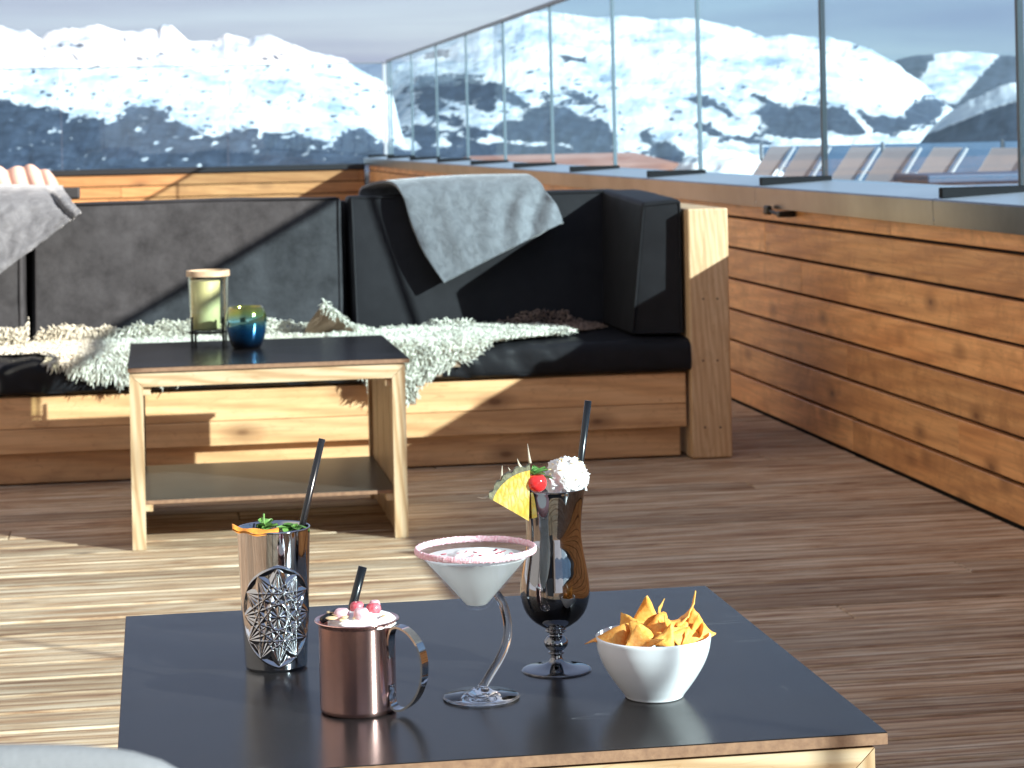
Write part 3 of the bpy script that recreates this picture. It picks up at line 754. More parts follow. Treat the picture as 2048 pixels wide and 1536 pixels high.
# ------------------------------------------------------------------ cloths
def catmull(P, n):
    P = np.array(P, float); m = len(P); ts = np.linspace(0, m-1, n); out_ = []
    for t_ in ts:
        i = min(int(t_), m-2); f = t_-i
        p0 = P[max(i-1, 0)]; p1 = P[i]; p2 = P[i+1]; p3 = P[min(i+2, m-1)]
        out_.append(0.5*((2*p1)+(-p0+p2)*f+(2*p0-5*p1+4*p2-p3)*f*f+(-p0+3*p1-3*p2+p3)*f**3))
    return np.array(out_)
def patch(ctrl, nu, nv):
    A_ = np.array(ctrl, float)                       # rows (v) x cols (u) x 3
    B_ = np.stack([catmull(A_[r], nu) for r in range(A_.shape[0])])
    return np.stack([catmull(B_[:, c], nv) for c in range(nu)], 1)
def cloth(name, G, th, mat, lab, cat, loc):
    V = G.reshape(-1, 3); nv, nu = G.shape[:2]
    du = np.gradient(G, axis=1); dv = np.gradient(G, axis=0); nn = np.cross(du, dv); nn /= (np.linalg.norm(nn, axis=2, keepdims=True)+1e-9)
    T = G - nn*th/2; Bt = G + nn*th/2
    mb = MB(); n0 = nu*nv
    vs = list(map(tuple, T.reshape(-1, 3))) + list(map(tuple, Bt.reshape(-1, 3)))
    fs = []
    for i in range(nv-1):
        for j in range(nu-1):
            a = i*nu+j; fs.append((a, a+1, a+nu+1, a+nu)); fs.append((n0+a, n0+a+nu, n0+a+nu+1, n0+a+1))
    ring = [j for j in range(nu)] + [i*nu+nu-1 for i in range(1, nv)] + [(nv-1)*nu+j for j in range(nu-2, -1, -1)] + [i*nu for i in range(nv-2, 0, -1)]
    for a, b in zip(ring, ring[1:]+ring[:1]): fs.append((a, b, n0+b, n0+a))
    mb.add(vs, fs); o = obj(name, mb, mat, smooth=True, loc=loc); return tag(o, lab, cat, 'grey blankets on the backrest')

def lerprow(a, b, n, bow=(0, 0, 0)):
    a = np.array(a, float); b = np.array(b, float)
    return [tuple(a+(b-a)*k/(n-1) + np.array(bow)*math.sin(math.pi*k/(n-1))) for k in range(n)]
ctrl = [lerprow((0.745, 8.47, .74), (1.30, 8.47, .76), 6), lerprow((0.745, 8.455, .90), (1.31, 8.46, .92), 6),
        lerprow((0.775, 8.40, .940), (1.325, 8.38, .955), 6, (0, 0, .008)), lerprow((0.845, 8.27, .952), (1.352, 8.25, .966), 6, (0, 0, .006)),
        lerprow((0.882, 8.195, .905), (1.386, 8.175, .935), 6, (0, -.012, .0)), lerprow((0.905, 8.165, .815), (1.412, 8.155, .893), 6, (0, -.022, 0)),
        lerprow((0.945, 8.125, .705), (1.437, 8.135, .848), 6, (0, -.03, 0)), lerprow((1.012, 8.085, .592), (1.455, 8.10, .797), 6, (0, -.02, .004))]
G = patch(ctrl, 110, 120)
u = np.linspace(0, 1, 110)[None, :]; v = np.linspace(0, 1, 120)[:, None]
front = np.clip((v-0.5)*4, 0, 1)
fold = (np.sin(u*22 + v*13 + 1.5*np.sin(v*5+u*3))*0.014*np.clip((u-0.45)*3, 0, 1)*np.clip(1.4-abs(v-.78)*3, 0, 1) + (fbm(u*9+v*2, v*8+u*0, 4, 5)-.5)*0.026*(0.5+u*0) )*front
G[:, :, 1] -= fold; G[:, :, 2] += fold*0.15
cloth('fleece_blanket', G, 0.011, M['blanket'], 'light grey fleece blanket draped with its corner down over the right back cushion', 'blanket', (1.15, 8.25, 0.9))
und = MB()
ctrl = [lerprow((1.10, 8.118, .60), (1.448, 8.125, .772), 5), lerprow((1.12, 8.112, .615), (1.472, 8.118, .785), 5), lerprow((1.13, 8.12, .66), (1.466, 8.13, .82), 5)]

ctrl = [lerprow((-1.3, 8.50, .75), (-0.34, 8.50, .80), 6), lerprow((-1.3, 8.47, .93), (-0.335, 8.47, .935), 6),
        lerprow((-1.3, 8.36, .965), (-0.330, 8.36, .962), 6, (0, 0, .012)), lerprow((-1.25, 8.12, .965), (-0.318, 8.16, .950), 6, (0, 0, .014)),
        lerprow((-1.22, 8.02, .90), (-0.296, 8.075, .925), 6, (0, -.03, 0)), lerprow((-1.19, 7.97, .74), (-0.280, 8.045, .905), 6, (0, -.03, -.01)),
        lerprow((-1.17, 7.93, .55), (-0.268, 8.02, .893), 6, (0, -.02, -.012)), lerprow((-1.15, 7.90, .22), (-0.258, 8.00, .882), 6, (0, 0, 0.0))]
G = patch(ctrl, 150, 120)
u = np.linspace(0, 1, 150)[None, :]; v = np.linspace(0, 1, 120)[:, None]
front = np.clip((v-0.38)*4, 0, 1)
sg = np.exp(-((u-0.925-(v-0.5)*0.06)/0.012)**2)*-0.035 + np.exp(-((u-0.955)/0.016)**2)*0.018
fold = ((fbm(u*16+v*4, v*7, 4, 15)-.5)*0.03 + sg)*front
G[:, :, 1] -= fold; G[:, :, 2] += fold*0.3
hem = np.exp(-((v-0.965)/0.02)**2)*0.006; G[:, :, 1] -= hem
cloth('fleece_blanket', G, 0.012, M['blanket2'], 'grey hemmed fleece blanket hanging at the left photo edge', 'blanket', (-0.7, 8.2, 0.9))

# pink ribbed cushion behind it
def ribbed():
    rows = []
    for i in range(9):
        z = 0.84 + 0.19*i/8
        row = []
        for j in range(121):
            x = -0.93 + 0.60*j/120
            ph = (x+0.93)/0.060*2*math.pi
            top = 0.006*math.sin(ph*0.5+1)
            w = abs(math.sin(ph/2))
            zz = z + (0.012*w if i == 8 else 0) + top*(i/8) - (0.05*max(0, (x+0.40)/0.07)**2 if i > 4 else 0)
            row.append((x + (z-0.93)*-0.32, 8.545 - 0.020*w + 0.05*(i/8)**3, zz))
        rows.append(row)
    back = [[(x, y+0.07+0.0, z-0.006) for (x, y, z) in r] for r in rows[::-1]]
    mb = MB(); mb.grid(rows+back); o = obj('ribbed_cushion', mb, M['pinkcloth'], smooth=True, loc=(-0.65, 8.58, .84))
    tag(o, 'pale pink ribbed cushion poking up behind the left grey blanket', 'cushion')
ribbed()

# ------------------------------------------------------------------ sheepskins
def drape(x, s, climb=0.63):
    """seat path: hangs in front for s<0, lies on the seat, climbs the backrest past 'climb' -> point, normal"""
    r = 0.03
    if x < -0.435: climb = min(climb, 0.42)
    if s < -r: return Vector((x, 7.522, .418+s+r-0.02)), Vector((0, -1, 0))
    if s < r:
        a = (s+r)/(2*r)*math.pi/2
        return Vector((x, 7.522+r*(1-math.cos(a)), .398+r*math.sin(a)*0.9)), Vector((0, -math.cos(a), math.sin(a)))
    if s < climb: return Vector((x, 7.52+s, .424)), Vector((0, 0, 1))
    return Vector((x, 7.52+climb-0.01, .424+(s-climb)*0.9)), Vector((0, -0.7, 0.6)).normalized()
def inside(p, poly):
    x, y = p; c = False; j = len(poly)-1
    for i in range(len(poly)):
        if (poly[i][1] > y) != (poly[j][1] > y) and x < (poly[j][0]-poly[i][0])*(y-poly[i][1])/(poly[j][1]-poly[i][1])+poly[i][0]: c = not c
        j = i
    return c
def tufts(bases, length, rad, seed, curl=0.5):
    rng = np.random.default_rng(seed); n = len(bases)
    B_ = np.array([tuple(b[0]) for b in bases]); Nn = np.array([tuple(b[1]) for b in bases])
    d = Nn*0.75 + rng.normal(0, 0.42, (n, 3)) + np.array([0, -0.15, 0.0])
    # neighbouring locks lean the same way
    lean = np.stack([fbm(B_[:, 0]*14+i*9.1, B_[:, 1]*14+B_[:, 2]*14, 2, 40+i)-0.5 for i in range(3)], 1)
    d = d + lean*2.2; d += Nn*np.maximum(0, 0.35-np.sum(d*Nn, 1, keepdims=True))
    d /= np.linalg.norm(d, axis=1, keepdims=True)
    L = length*rng.uniform(0.55, 1.3, n)[:, None]
    side = np.cross(d, rng.normal(0, 1, (n, 3))); side /= np.linalg.norm(side, axis=1, keepdims=True); s2 = np.cross(d, side)
    K = 5; rings = []
    ph = rng.uniform(0, 6.28, n)[:, None]
    for k in range(K):
        f = k/(K-1.0)
        c = B_ + d*L*f + side*np.sin(ph+f*5.5)*L*0.13*curl*2*f - np.array([0, 0, 1.0])*L*0.45*f*f
        w = rad*(1.0, 1.15, 1.05, 0.80, 0.35)[k]
        tri = [c + (side*math.cos(a)+s2*math.sin(a))*w*rng.uniform(0.8, 1.2, (n, 1)) for a in (0, 2.09, 4.19)]
        rings.append(np.stack(tri, 1))
    V = np.stack(rings, 1).reshape(n, K*3, 3)
    f = []
    for k in range(K-1):
        for q in range(3):
            q2 = (q+1) % 3; f.append((k*3+q, k*3+q2, k*3+3+q2, k*3+3+q))
    F = (np.array(f)[None] + (np.arange(n)*K*3)[:, None, None]).reshape(-1, 4)
    return V.reshape(-1, 3), F
def sheepskin(lab, poly, mat, seed, climb=0.63, step=0.0054, length=0.027, rad=0.0027, extra=None, lift=0.0):
    xs = [p[0] for p in poly]; ss = [p[1] for p in poly]
    rnd = random.Random(seed); bases = []; hide = MB(); st = 0.03
    x = min(xs)
    def cell(x, s): return inside((x+st/2, s+st/2), poly)
    # hide base
    i = 0; hx = np.arange(min(xs), max(xs), st); hs = np.arange(min(ss), max(ss), st)
    for a in hx:
        for b_ in hs:
            if cell(a, b_) and b_ < (0.38 if a < -0.43 else climb-0.03):
                q = [drape(a, b_, climb), drape(a+st, b_, climb), drape(a+st, b_+st, climb), drape(a, b_+st, climb)]
                hide.add([p+n*(0.003+lift) for p, n in q], [(0, 1, 2, 3)])
    for a in np.arange(min(xs), max(xs), step):
        for b_ in np.arange(min(ss), max(ss), step):
            p = (a+rnd.uniform(-1, 1)*step*.6, b_+rnd.uniform(-1, 1)*step*.6)
            jit = mnoise.noise(Vector((p[0]*22, p[1]*22, seed)))*0.016
            if inside((p[0]+jit, p[1]+jit), poly):
                P, n = drape(p[0], p[1], climb); bases.append((P+n*lift, n))
    if extra: bases += extra
    c = (sum(xs)/len(xs), 7.52+sum(ss)/len(ss), 0.42)
    t = thing('sheepskin', c, lab, 'sheepskin', 'sheepskins on the bench')
    obj('hide', hide, M['hide'], t)
    obj('wool', tufts(bases, length, rad, seed), mat, t, smooth=True)
    return t
furA = [(-0.95,.10),(-.54,.20),(-.38,.15),(-.345,-.01),(-.28,-.05),(-.20,-.075),(-.13,-.085),(0,-.085),(.15,-.06),(.3,0),(.45,.15),(.55,.3),(.58,.48),(.55,.585),(.40,.615),(.20,.61),(.05,.62),(-.03,.61),(-.10,.61),(-.17,.60),(-.25,.61),(-.3,.63),(-.41,.60),(-.45,.50),(-.95,.50)]
sheepskin('large cream sheepskin spread over the left of the bench, behind the green glass lantern', furA, M['wool_tan'], 5, 0.55)
furC = [(1.13,.52),(1.16,.60),(1.3,.66),(1.45,.66),(1.56,.58),(1.575,.44),(1.50,.34),(1.3,.3),(1.15,.36)]
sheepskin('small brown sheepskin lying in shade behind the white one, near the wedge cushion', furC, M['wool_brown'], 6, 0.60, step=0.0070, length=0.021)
furB = [(.60,.48),(.70,.55),(.80,.60),(.93,.62),(1.08,.63),(1.18,.59),(1.28,.50),(1.38,.46),(1.43,.36),(1.42,.24),(1.37,.15),(1.24,.09),(1.12,.02),(1.05,-.045),(.95,-.085),(.90,-.11),(.86,-.13),(.840,-.17),(.812,-.20),(.77,-.165),(.72,-.15),(.655,-.09),(.60,.05),(.57,.2)]
ex = []
rr_ = random.Random(3)
for k in range(330):
    f = rr_.random(); c = Vector((0.570, 7.93, 0.545)).lerp(Vector((0.72, 7.98, 0.435)), f); c.z += -0.018*math.sin(f*math.pi)
    a = rr_.uniform(0, 2*math.pi); n = Vector((math.cos(a)*0.7+0.3, -abs(math.sin(a))*0.6, math.sin(a)*0.5+0.5)).normalized()
    ex.append((c+n*0.008*rr_.random(), n*0.55))
ob = sheepskin('cream sheepskin hanging over the seat edge right of the low table, one corner curled up', furB, M['wool'], 7, 0.60, extra=ex, lift=0.006)
ub = MB(); ub.grid([[(0.50, 8.02, .425), (0.60, 8.02, .425), (0.70, 8.02, .425)], [(0.515, 7.97, .47), (0.60, 7.96, .455), (0.69, 7.96, .43)], [(0.562, 7.94, .535), (0.62, 7.94, .49), (0.70, 7.94, .435)]])
obj('curled_underside', ub, M['hide'], ob, smooth=True)

# ------------------------------------------------------------------ tables
def side_table(loc, lab):
    w, d, h = 0.775, 0.775, 0.5
    t = thing('side_table', (0, 0, 0), lab, 'table', 'matching low pine side tables')
    o = MB(); o.box(0, w, 0, d, h-0.0125, h-0.0012); core = obj('tabletop', o, M['edge'], t)
    o = MB(); o.bbox(0, w, 0, d, h-0.0012, h, 0.0005, 1); obj('laminate_surface', o, M['laminate'], core)
    z1 = h-0.0165; fw = 0.037; x0, x1 = 0.004, w-0.012; y0 = 0.006; y1 = d-0.006
    for yy in (y0, y1-0.036):
        a = MB(); m_ = 0.0006       # mitred frame
        def prism(pts, mb):
            n = len(pts); mb.add([(x, yy, z) for x, z in pts]+[(x, yy+0.036, z) for x, z in pts], [tuple(range(n)), tuple(range(2*n-1, n-1, -1))]+[(i, (i+1) % n, n+(i+1) % n, n+i) for i in range(n)])
        rail = MB(); prism([(x0+m_, z1), (x1-m_, z1), (x1-fw-m_, z1-fw), (x0+fw+m_, z1-fw)], rail); obj('top_rail', rail, M['pineX'], t)
        for q in (0, 1):
            l = MB()
            if q == 0: prism([(x0, 0.0), (x0+fw, 0.0), (x0+fw, z1-fw-m_), (x0, z1-m_)], l)
            else: prism([(x1-fw, 0.0), (x1, 0.0), (x1, z1-m_), (x1-fw, z1-fw-m_)], l)
            obj('leg', l, M['pineZ'], t)
    for x in (x0+0.003, x1-0.027):
        p = MB(); yb = [y0+0.040, y0+0.040+0.170, y0+0.040+0.345, y0+0.040+0.52, y1-0.040]
        for a, b in zip(yb[:-1], yb[1:]): p.bbox(x, x+0.022, a+0.003, b-0.003, 0.004, z1-0.003, 0.003, 1)
        obj('side_panel', p, M['pineZ'], t)
    for x in (x0+fw-0.002, x1-fw-0.018):
        for z in (z1-fw-0.014-0.01, 0.098):
            c = MB(); c.bbox(x, x+0.022, y0+0.015 if z > 0.3 else y0-0.0+0.045, y1-0.05, z, z+0.020, 0.001, 1); obj('cleat', c, M['pineY'], t)
    s = MB(); s.box(x0+0.030, x1-0.030, y0+0.042, y1-0.041, 0.1185, 0.1285); sh = obj('shelf', s, M['edge'], t)
    s = MB(); s.box(x0+0.030, x1-0.030, y0+0.042, y1-0.041, 0.1285, 0.1300); obj('shelf_surface', s, M['laminate_dusty'], sh)
    t.location = loc
    return t
tb = side_table((-0.086, 6.310, 0), 'low pine side table with shelf in front of the bench, holding the candle glasses')
tf = copy_tree(tb); tf.location = (-0.050, 2.232, 0); tf['label'] = 'foreground pine side table with black top carrying the drinks and the chips'

# ------------------------------------------------------------------ candle glasses
def lantern():
    cx, cy, z = 0.152, 6.98, 0.501
    t = thing('glass_lantern', (cx, cy, z), 'green ribbed glass cylinder lantern with wooden rim on a black wire stand', 'lantern')
    g = MB(); g.lathe([(0.0005, .040), (0.044, .040), (0.0455, .043), (0.0620, .206), (0.0600, .206), (0.0435, .045), (0.0005, .044)][:0] or [(0.0005, .038), (0.054, .038), (0.057, .042), (0.061, .206), (0.0585, .206), (0.0545, .045), (0.0005, .042)], cx, cy, z, 48)
    obj('glass_cylinder', g, M['greenglass'], t, smooth=True)
    c = MB(); c.lathe([(0.0005, .045), (0.040, .045), (0.0435, .05), (0.0455, .190), (0.044, .192), (0.0005, .193)], cx-0.010, cy, z, 40); obj('candle', c, M['waxgreen'], t, smooth=True)
    r = MB(); r.lathe([(0.056, .206), (0.0655, .206), (0.0655, .223), (0.056, .223), (0.056, .206)], cx, cy, z, 48); smart(obj('wooden_rim', r, M['lidwood'], t))
    s = MB(); s.lathe([(0.058, .034), (0.064, .034), (0.064, .038), (0.058, .038), (0.058, .034)], cx, cy, z, 40)
    s.box(cx-0.062, cx+0.062, cy-.004, cy+.004, z+.033, z+.037); s.box(cx-.004, cx+.004, cy-0.062, cy+0.062, z+.0325, z+.0365)
    for k in range(4):
        a = R(38+90*k); x = cx+0.066*math.cos(a); y = cy+0.066*math.sin(a); s.box(x-.004, x+.004, y-.0035, y+.0035, z, z+.085)
    obj('wire_stand', s, M['blackiron'], t)
lantern()
def votive():
    cx, cy, z = 0.258, 6.80, 0.5
    m = MB(); m.lathe([(0.0005, 0), (0.038, 0), (0.043, .004), (0.053, .030), (0.0595, .060), (0.0615, .080), (0.0595, .100), (0.053, .118), (0.0500, .124), (0.048, .122), (0.055, .09), (0.054, .05), (0.04, .012), (0.0005, .01)], cx, cy, z, 64)
    tag(obj('votive_glass', m, M['irid'], smooth=True, loc=(cx, cy, z)), 'round metallic blue and green votive glass beside the lantern', 'candle glass')
votive()

# ------------------------------------------------------------------ drinks
def seg_dist(px, py, a, b):
    ax, ay = a; bx, by = b; dx, dy = bx-ax, by-ay; L = dx*dx+dy*dy
    t_ = np.clip(((px-ax)*dx+(py-ay)*dy)/L, 0, 1); return np.hypot(px-ax-t_*dx, py-ay-t_*dy)
def tumbler():
    cx, cy, z = 0.128, 2.675, 0.5
    na, nz = 620, 300; H_ = 0.162
    ang0 = math.atan2(-1, 0.04)
    zz = np.linspace(0, 1, nz)
    Rz = 0.0362 + (0.0425-0.0362)*zz**0.9
    a = np.linspace(0, 2*np.pi, na, endpoint=False)
    AA, ZZ = np.meshgrid(a, zz)
    R0 = 0.0362 + (0.0425-0.0362)*ZZ**0.9
    hh = np.zeros_like(AA)
    for off in (0.0, 3.14159):
        da = (AA-ang0-off+np.pi) % (2*np.pi)-np.pi
        s = da*0.0392; zc = ZZ*H_-0.0655
        a_, b_ = 0.0455, 0.0580
        pts = []
        for k in range(12):
            th = 2*np.pi*k/12+np.pi/2; rr = 0.95
            pts.append((a_*rr*math.cos(th)*(1-0.13*abs(math.sin(th))**2*0), b_*rr*math.sin(th)))
        D = np.full_like(s, 9.0)
        for st_ in (4, 5):
            for k in range(12): D = np.minimum(D, seg_dist(s, zc, pts[k], pts[(k+st_) % 12]))
        for k in range(12): D = np.minimum(D, seg_dist(s, zc, pts[k], (0, 0)) + 0.0003)
        # pointed oval border out of two arcs
        bord = np.abs(np.hypot(np.abs(s)+0.0135, zc) - 0.0596)
        ins = np.hypot(np.abs(s)+0.0135, zc) < 0.0596
        D = np.where(ins, D, 9.0); D = np.minimum(D, np.where(ins, bord, bord*2.2))
        small = np.abs(np.hypot(s/0.010, zc/0.015)-1)*0.011; D = np.minimum(D, np.where(ins, small, 9))
        w = 0.0011
        hh = np.maximum(hh, np.where(D < 8, np.clip(1-D/0.0042, 0, 1)*0.0021, 0) + np.clip(1-D/w, 0, 1)*0.0003)
    RR = R0 + hh; RR *= np.where(ZZ < 0.02, 0.97+0.03*np.clip(ZZ/0.02, 0, 1), 1)
    V = np.stack([cx+RR*np.cos(AA), cy+RR*np.sin(AA), z+ZZ*H_], -1).reshape(-1, 3)
    i = np.arange(nz-1)[:, None]*na + np.arange(na)[None, :]; i2 = np.arange(nz-1)[:, None]*na + ((np.arange(na)+1) % na)[None, :]
    F = np.stack([i, i2, i2+na, i+na], -1).reshape(-1, 4)
    t = thing('cocktail_tumbler', (cx, cy, z), 'tall chrome tumbler with embossed star rosette and a long black straw', 'tumbler')
    obj('embossed_wall', (V, F), M['chrome'], t, smooth=True)
    m = MB(); m.lathe([(0.0426, H_-0.0005), (0.0432, H_+0.001), (0.0422, H_+0.002), (0.0405, H_+0.0006), (0.0395, H_-0.03), (0.034, .008), (0.0005, .006)], cx, cy, z, 96)
    m.lathe([(0.0005, 0.0006), (0.0335, 0.0006), (0.0350, .0012), (0.0354, .003)], cx, cy, z, 96)
    obj('rim_and_lining', m, M['chrome'], t, smooth=True)
    # drink and garnish
    l = MB(); l.lathe([(0.0005, .150), (0.0398, .150), (0.0398, .146), (0.0005, .146)], cx, cy, z, 48)
    tag(obj('iced_drink', l, simple('amber_drink', (0.20, 0.12, 0.06), 0.1), loc=(cx, cy, z+.146)), 'dark iced drink filling the chrome tumbler', 'drink')
    ice = MB()
    for (dx, dy, r) in [(0.012, 0.006, .3), (-0.004, 0.018, 1.1), (0.020, -.012, .8), (-.02, .005, .2)]:
        bm = bmesh.new(); bmesh.ops.create_cube(bm, size=0.02); bmesh.ops.bevel(bm, geom=bm.edges[:], offset=.003, segments=2, affect='EDGES')
        bmesh.ops.rotate(bm, cent=(0, 0, 0), matrix=Matrix.Rotation(r, 3, (1, .4, .7)), verts=bm.verts); bmesh.ops.translate(bm, vec=(cx+dx, cy+dy, z+.150), verts=bm.verts); ice.bm(bm)
    tag(obj('crushed_ice', ice, M['glass'], smooth=True, loc=(cx, cy, z+.15)), 'clear ice floating in the chrome tumbler', 'ice', kind='stuff')
    st = MB(); st.tube([(cx+0.005, cy+.01, z+.03), (cx+0.034, cy+.012, z+.160), (cx+0.060, cy+.014, z+.262)], 0.0040, 12)
    tag(obj('drinking_straw', st, M['straw'], smooth=True, loc=(cx+.03, cy, z+.1)), 'black straw leaning right in the chrome tumbler', 'straw', 'black drinking straws')
    # mint sprigs
    rnd = random.Random(4)
    for (dx, dy, n, lab) in [(-0.012, -0.004, 11, 'green mint sprig standing at the left of the chrome tumbler'), (0.024, -0.012, 9, 'green mint leaves lying right beside the tumbler straw')]:
        mb = MB()
        for k in range(n):
            a_ = rnd.uniform(0, 6.28); L = rnd.uniform(.012, .020); up = rnd.uniform(.15, .8); wd = L*.38
            if dx > 0: up *= .4
            d = Vector((math.cos(a_), math.sin(a_), up)).normalized(); s_ = d.cross(Vector((0, 0, 1))).normalized(); n_ = s_.cross(d)
            o_ = Vector((cx+dx+rnd.uniform(-.006, .006), cy+dy+rnd.uniform(-.005, .005), z+.158+rnd.uniform(0, .006)))
            rows = []
            for i in range(6):
                f = i/5; ww = wd*math.sin(math.pi*min(1, f*.92+.06))
                rows.append([o_+d*L*f + s_*ww*q + n_*(abs(q)*.004 - f*f*.005 + rnd.uniform(-.0006, .0006)) for q in (-1, -.5, 0, .5, 1)])
            mb.grid(rows)
        if dx < 0: mb.tube([(cx+dx, cy+dy, z+.155), (cx+dx+.001, cy+dy, z+.180)], .0012, 6)
        tag(obj('mint_sprig', mb, M['mint'], smooth=True, loc=(cx+dx, cy+dy, z+.156)), lab, 'mint', 'mint in the tumbler')
    # orange strip
    pts = [(-.0485, -.012, .1675), (-.044, -.017, .1655), (-.038, -.022, .1655), (-.030, -.030, .1645), (-.020, -.0355, .1640), (-.008, -.037, .164), (.004, -.036, .165)]
    P = catmull(pts, 40); rows = []
    for i, p in enumerate(P):
        f = i/39; w_ = 0.0058+0.0022*math.sin(f*9+1); dz = 0.0008*math.sin(f*17)
        rows.append([(cx+p[0], cy+p[1]-w_*.6, z+p[2]+dz-.001), (cx+p[0]+.0005, cy+p[1], z+p[2]+dz+.002), (cx+p[0], cy+p[1]+w_, z+p[2]+.0025+.001*math.sin(f*13))])
    b_ = [[(x, y, zz_-.0022) for x, y, zz_ in r] for r in rows]
    mb = MB(); mb.grid(rows); mb.grid(b_)
    tag(obj('orange_peel', mb, M['orange'], smooth=True, loc=(cx-.02, cy-.03, z+.164)), 'dried orange strip along the rim of the chrome tumbler', 'orange peel')
tumbler()

def bits(name, mat, lab, cat, items, group=None, shape='berry', sm=True, kind=None):
    for k, it in enumerate(items):
        (x, y, z, r) = it[:4]; lb = it[4] if len(it) > 4 else lab
        bm = bmesh.new()
        if shape == 'berry':
            bmesh.ops.create_icosphere(bm, subdivisions=3, radius=r)
            for v in bm.verts:
                v.co *= 1+0.05*mnoise.noise(v.co*300+Vector((k, 0, 0))); 
                if v.co.z > r*.75: v.co.z -= (v.co.z-r*.75)*1.1
        else:
            bmesh.ops.create_icosphere(bm, subdivisions=2, radius=r)
            bmesh.ops.scale(bm, vec=(1.5, .9, .22), verts=bm.verts)
            bmesh.ops.rotate(bm, cent=(0, 0, 0), matrix=Matrix.Rotation(k*1.9, 3, 'Z') @ Matrix.Rotation(.5*math.sin(k*3.1), 3, 'X'), verts=bm.verts)
        mb = MB(); bmesh.ops.translate(bm, vec=(x, y, z), verts=bm.verts); mb.bm(bm)
        tag(obj(name, mb, mat, smooth=sm, loc=(x, y, z)), lb, cat, group, kind)

def lumpy(name, cx, cy, cz, r, sc, mat, lab, cat, amp=0.25, freq=60, sub=5, spikes=0.0, seed=0):
    bm = bmesh.new(); bmesh.ops.create_icosphere(bm, subdivisions=sub, radius=r)
    for v in bm.verts:
        n = v.co.normalized(); f = mnoise.fractal(n*freq*r+Vector((seed, 0, 0)), 0.9, 2.1, 5)
        g = mnoise.noise(n*22+Vector((0, seed, 0)))
        v.co *= 1+amp*f + spikes*max(0, g)**2
        v.co = Vector((v.co.x*sc[0], v.co.y*sc[1], v.co.z*sc[2]))
    bmesh.ops.translate(bm, vec=(cx, cy, cz), verts=bm.verts)
    mb = MB(); mb.bm(bm); return tag(obj(name, mb, mat, smooth=True, loc=(cx, cy, cz)), lab, cat)

def mug():
    cx, cy, z = 0.2045, 2.450, 0.5
    t = thing('copper_mug', (cx, cy, z), 'short copper mug with steel ear handle, topped with berries', 'mug')
    m = MB(); m.lathe([(0.0005, .0012), (0.036, .0012), (0.0385, 0.0), (0.0405, .002), (0.0412, .006), (0.0412, .0925), (0.0425, .0955), (0.0455, .0975), (0.0458, .0985), (0.0445, .0992), (0.0420, .0975), (0.0402, .094), (0.0400, .010), (0.0005, .006)], cx, cy, z, 128)
    obj('mug_body', m, M['copper'], t, smooth=True)
    # handle: flat steel ribbon in a vertical plane
    dirv = Vector((math.cos(R(-36)-YAW*0), math.sin(R(-36)), 0)); sd = Vector((-dirv.y, dirv.x, 0))
    prof = [(.0416, .060), (.0416, .072), (.0425, .084), (.047, .0925), (.056, .0935), (.068, .087), (.078, .074), (.0825, .056), (.0805, .036), (.072, .019), (.060, .008), (.050, .0055), (.0435, .010), (.0416, .020), (.0416, .032)]
    P = catmull(prof, 70); w_ = 0.0068; th = 0.0011
    rows = []
    for k in range(70):
        tx = P[min(k+1, 69)]-P[max(k-1, 0)]; tx /= np.linalg.norm(tx); nx_ = np.array([-tx[1], tx[0]])
        row = []
        ww = w_*(1.0 if 4 < k < 65 else 0.8)
        for (a_, b_) in ((-ww, -th), (ww, -th), (ww, th), (-ww, th), (-ww, -th)):
            q = P[k]+nx_*b_; row.append(Vector((cx, cy, z+q[1]))+dirv*q[0]+sd*a_)
        rows.append(row)
    mb = MB(); mb.grid(rows); mb.add(rows[0][:4], [(0, 1, 2, 3)]); mb.add(rows[-1][:4], [(0, 1, 2, 3)])
    h = obj('handle', mb, M['chrome'], t); smart(h, 40)
    lumpy('milk_foam', cx+.005, cy, z+.0955, 0.0385, (.95, 1, .30), M['cream'], 'white foam on top of the copper mug', 'foam', 0.10, 90, 5, seed=3)
    F = z+.1058
    bits('red_berry', M['berry'], '', 'berry', [(cx+.001, cy+.004, F+.004, .0078, 'dark red berry behind the middle of the copper mug, next to the straw'), (cx+.018, cy-.004, F+.003, .0082, 'red berry with a white cap at the right of the mug foam')], 'berries on the mug')
    bits('frosted_berry', M['berrypink'], '', 'berry', [(cx+.003, cy-.024, F+.002, .0085, 'pale frosted berry at the front of the copper mug'), (cx-.017, cy-.012, F+.000, .0088, 'pink frosted berry at the left of the mug foam'), (cx+.020, cy+.004, F+.006, .0060, 'white frosted tip berry at the right rear of the mug')], 'berries on the mug')
    rnd = random.Random(9)
    it = [(cx+rnd.uniform(-.03, .034), cy+rnd.uniform(-.03, .028), F+rnd.uniform(-.002, .002), rnd.uniform(.0028, .0048)) for _ in range(16)]
    bits('almond_flake', M['almond'], 'small pale almond flake on the copper mug foam', 'almond flake', it, 'almond flakes on the mug', 'flat')
    s = MB(); s.tube([(cx-.012, cy+.008, z+.05), (cx-.003, cy+.012, z+.11), (cx+.009, cy+.015, z+.151)], .0048, 12)
    tag(obj('drinking_straw', s, M['straw'], smooth=True, loc=(cx, cy, z+.05)), 'short thick black straw in the copper mug', 'straw', 'black drinking straws')
    s = MB(); s.tube([(cx-.038, cy-.014, F-.004), (cx-.020, cy+.004, F+.0005)], .0040, 8)
    tag(obj('vanilla_pod', s, M['straw'], smooth=True, loc=(cx-.03, cy, F)), 'dark pod piece at the left rim of the copper mug', 'vanilla pod')
mug()

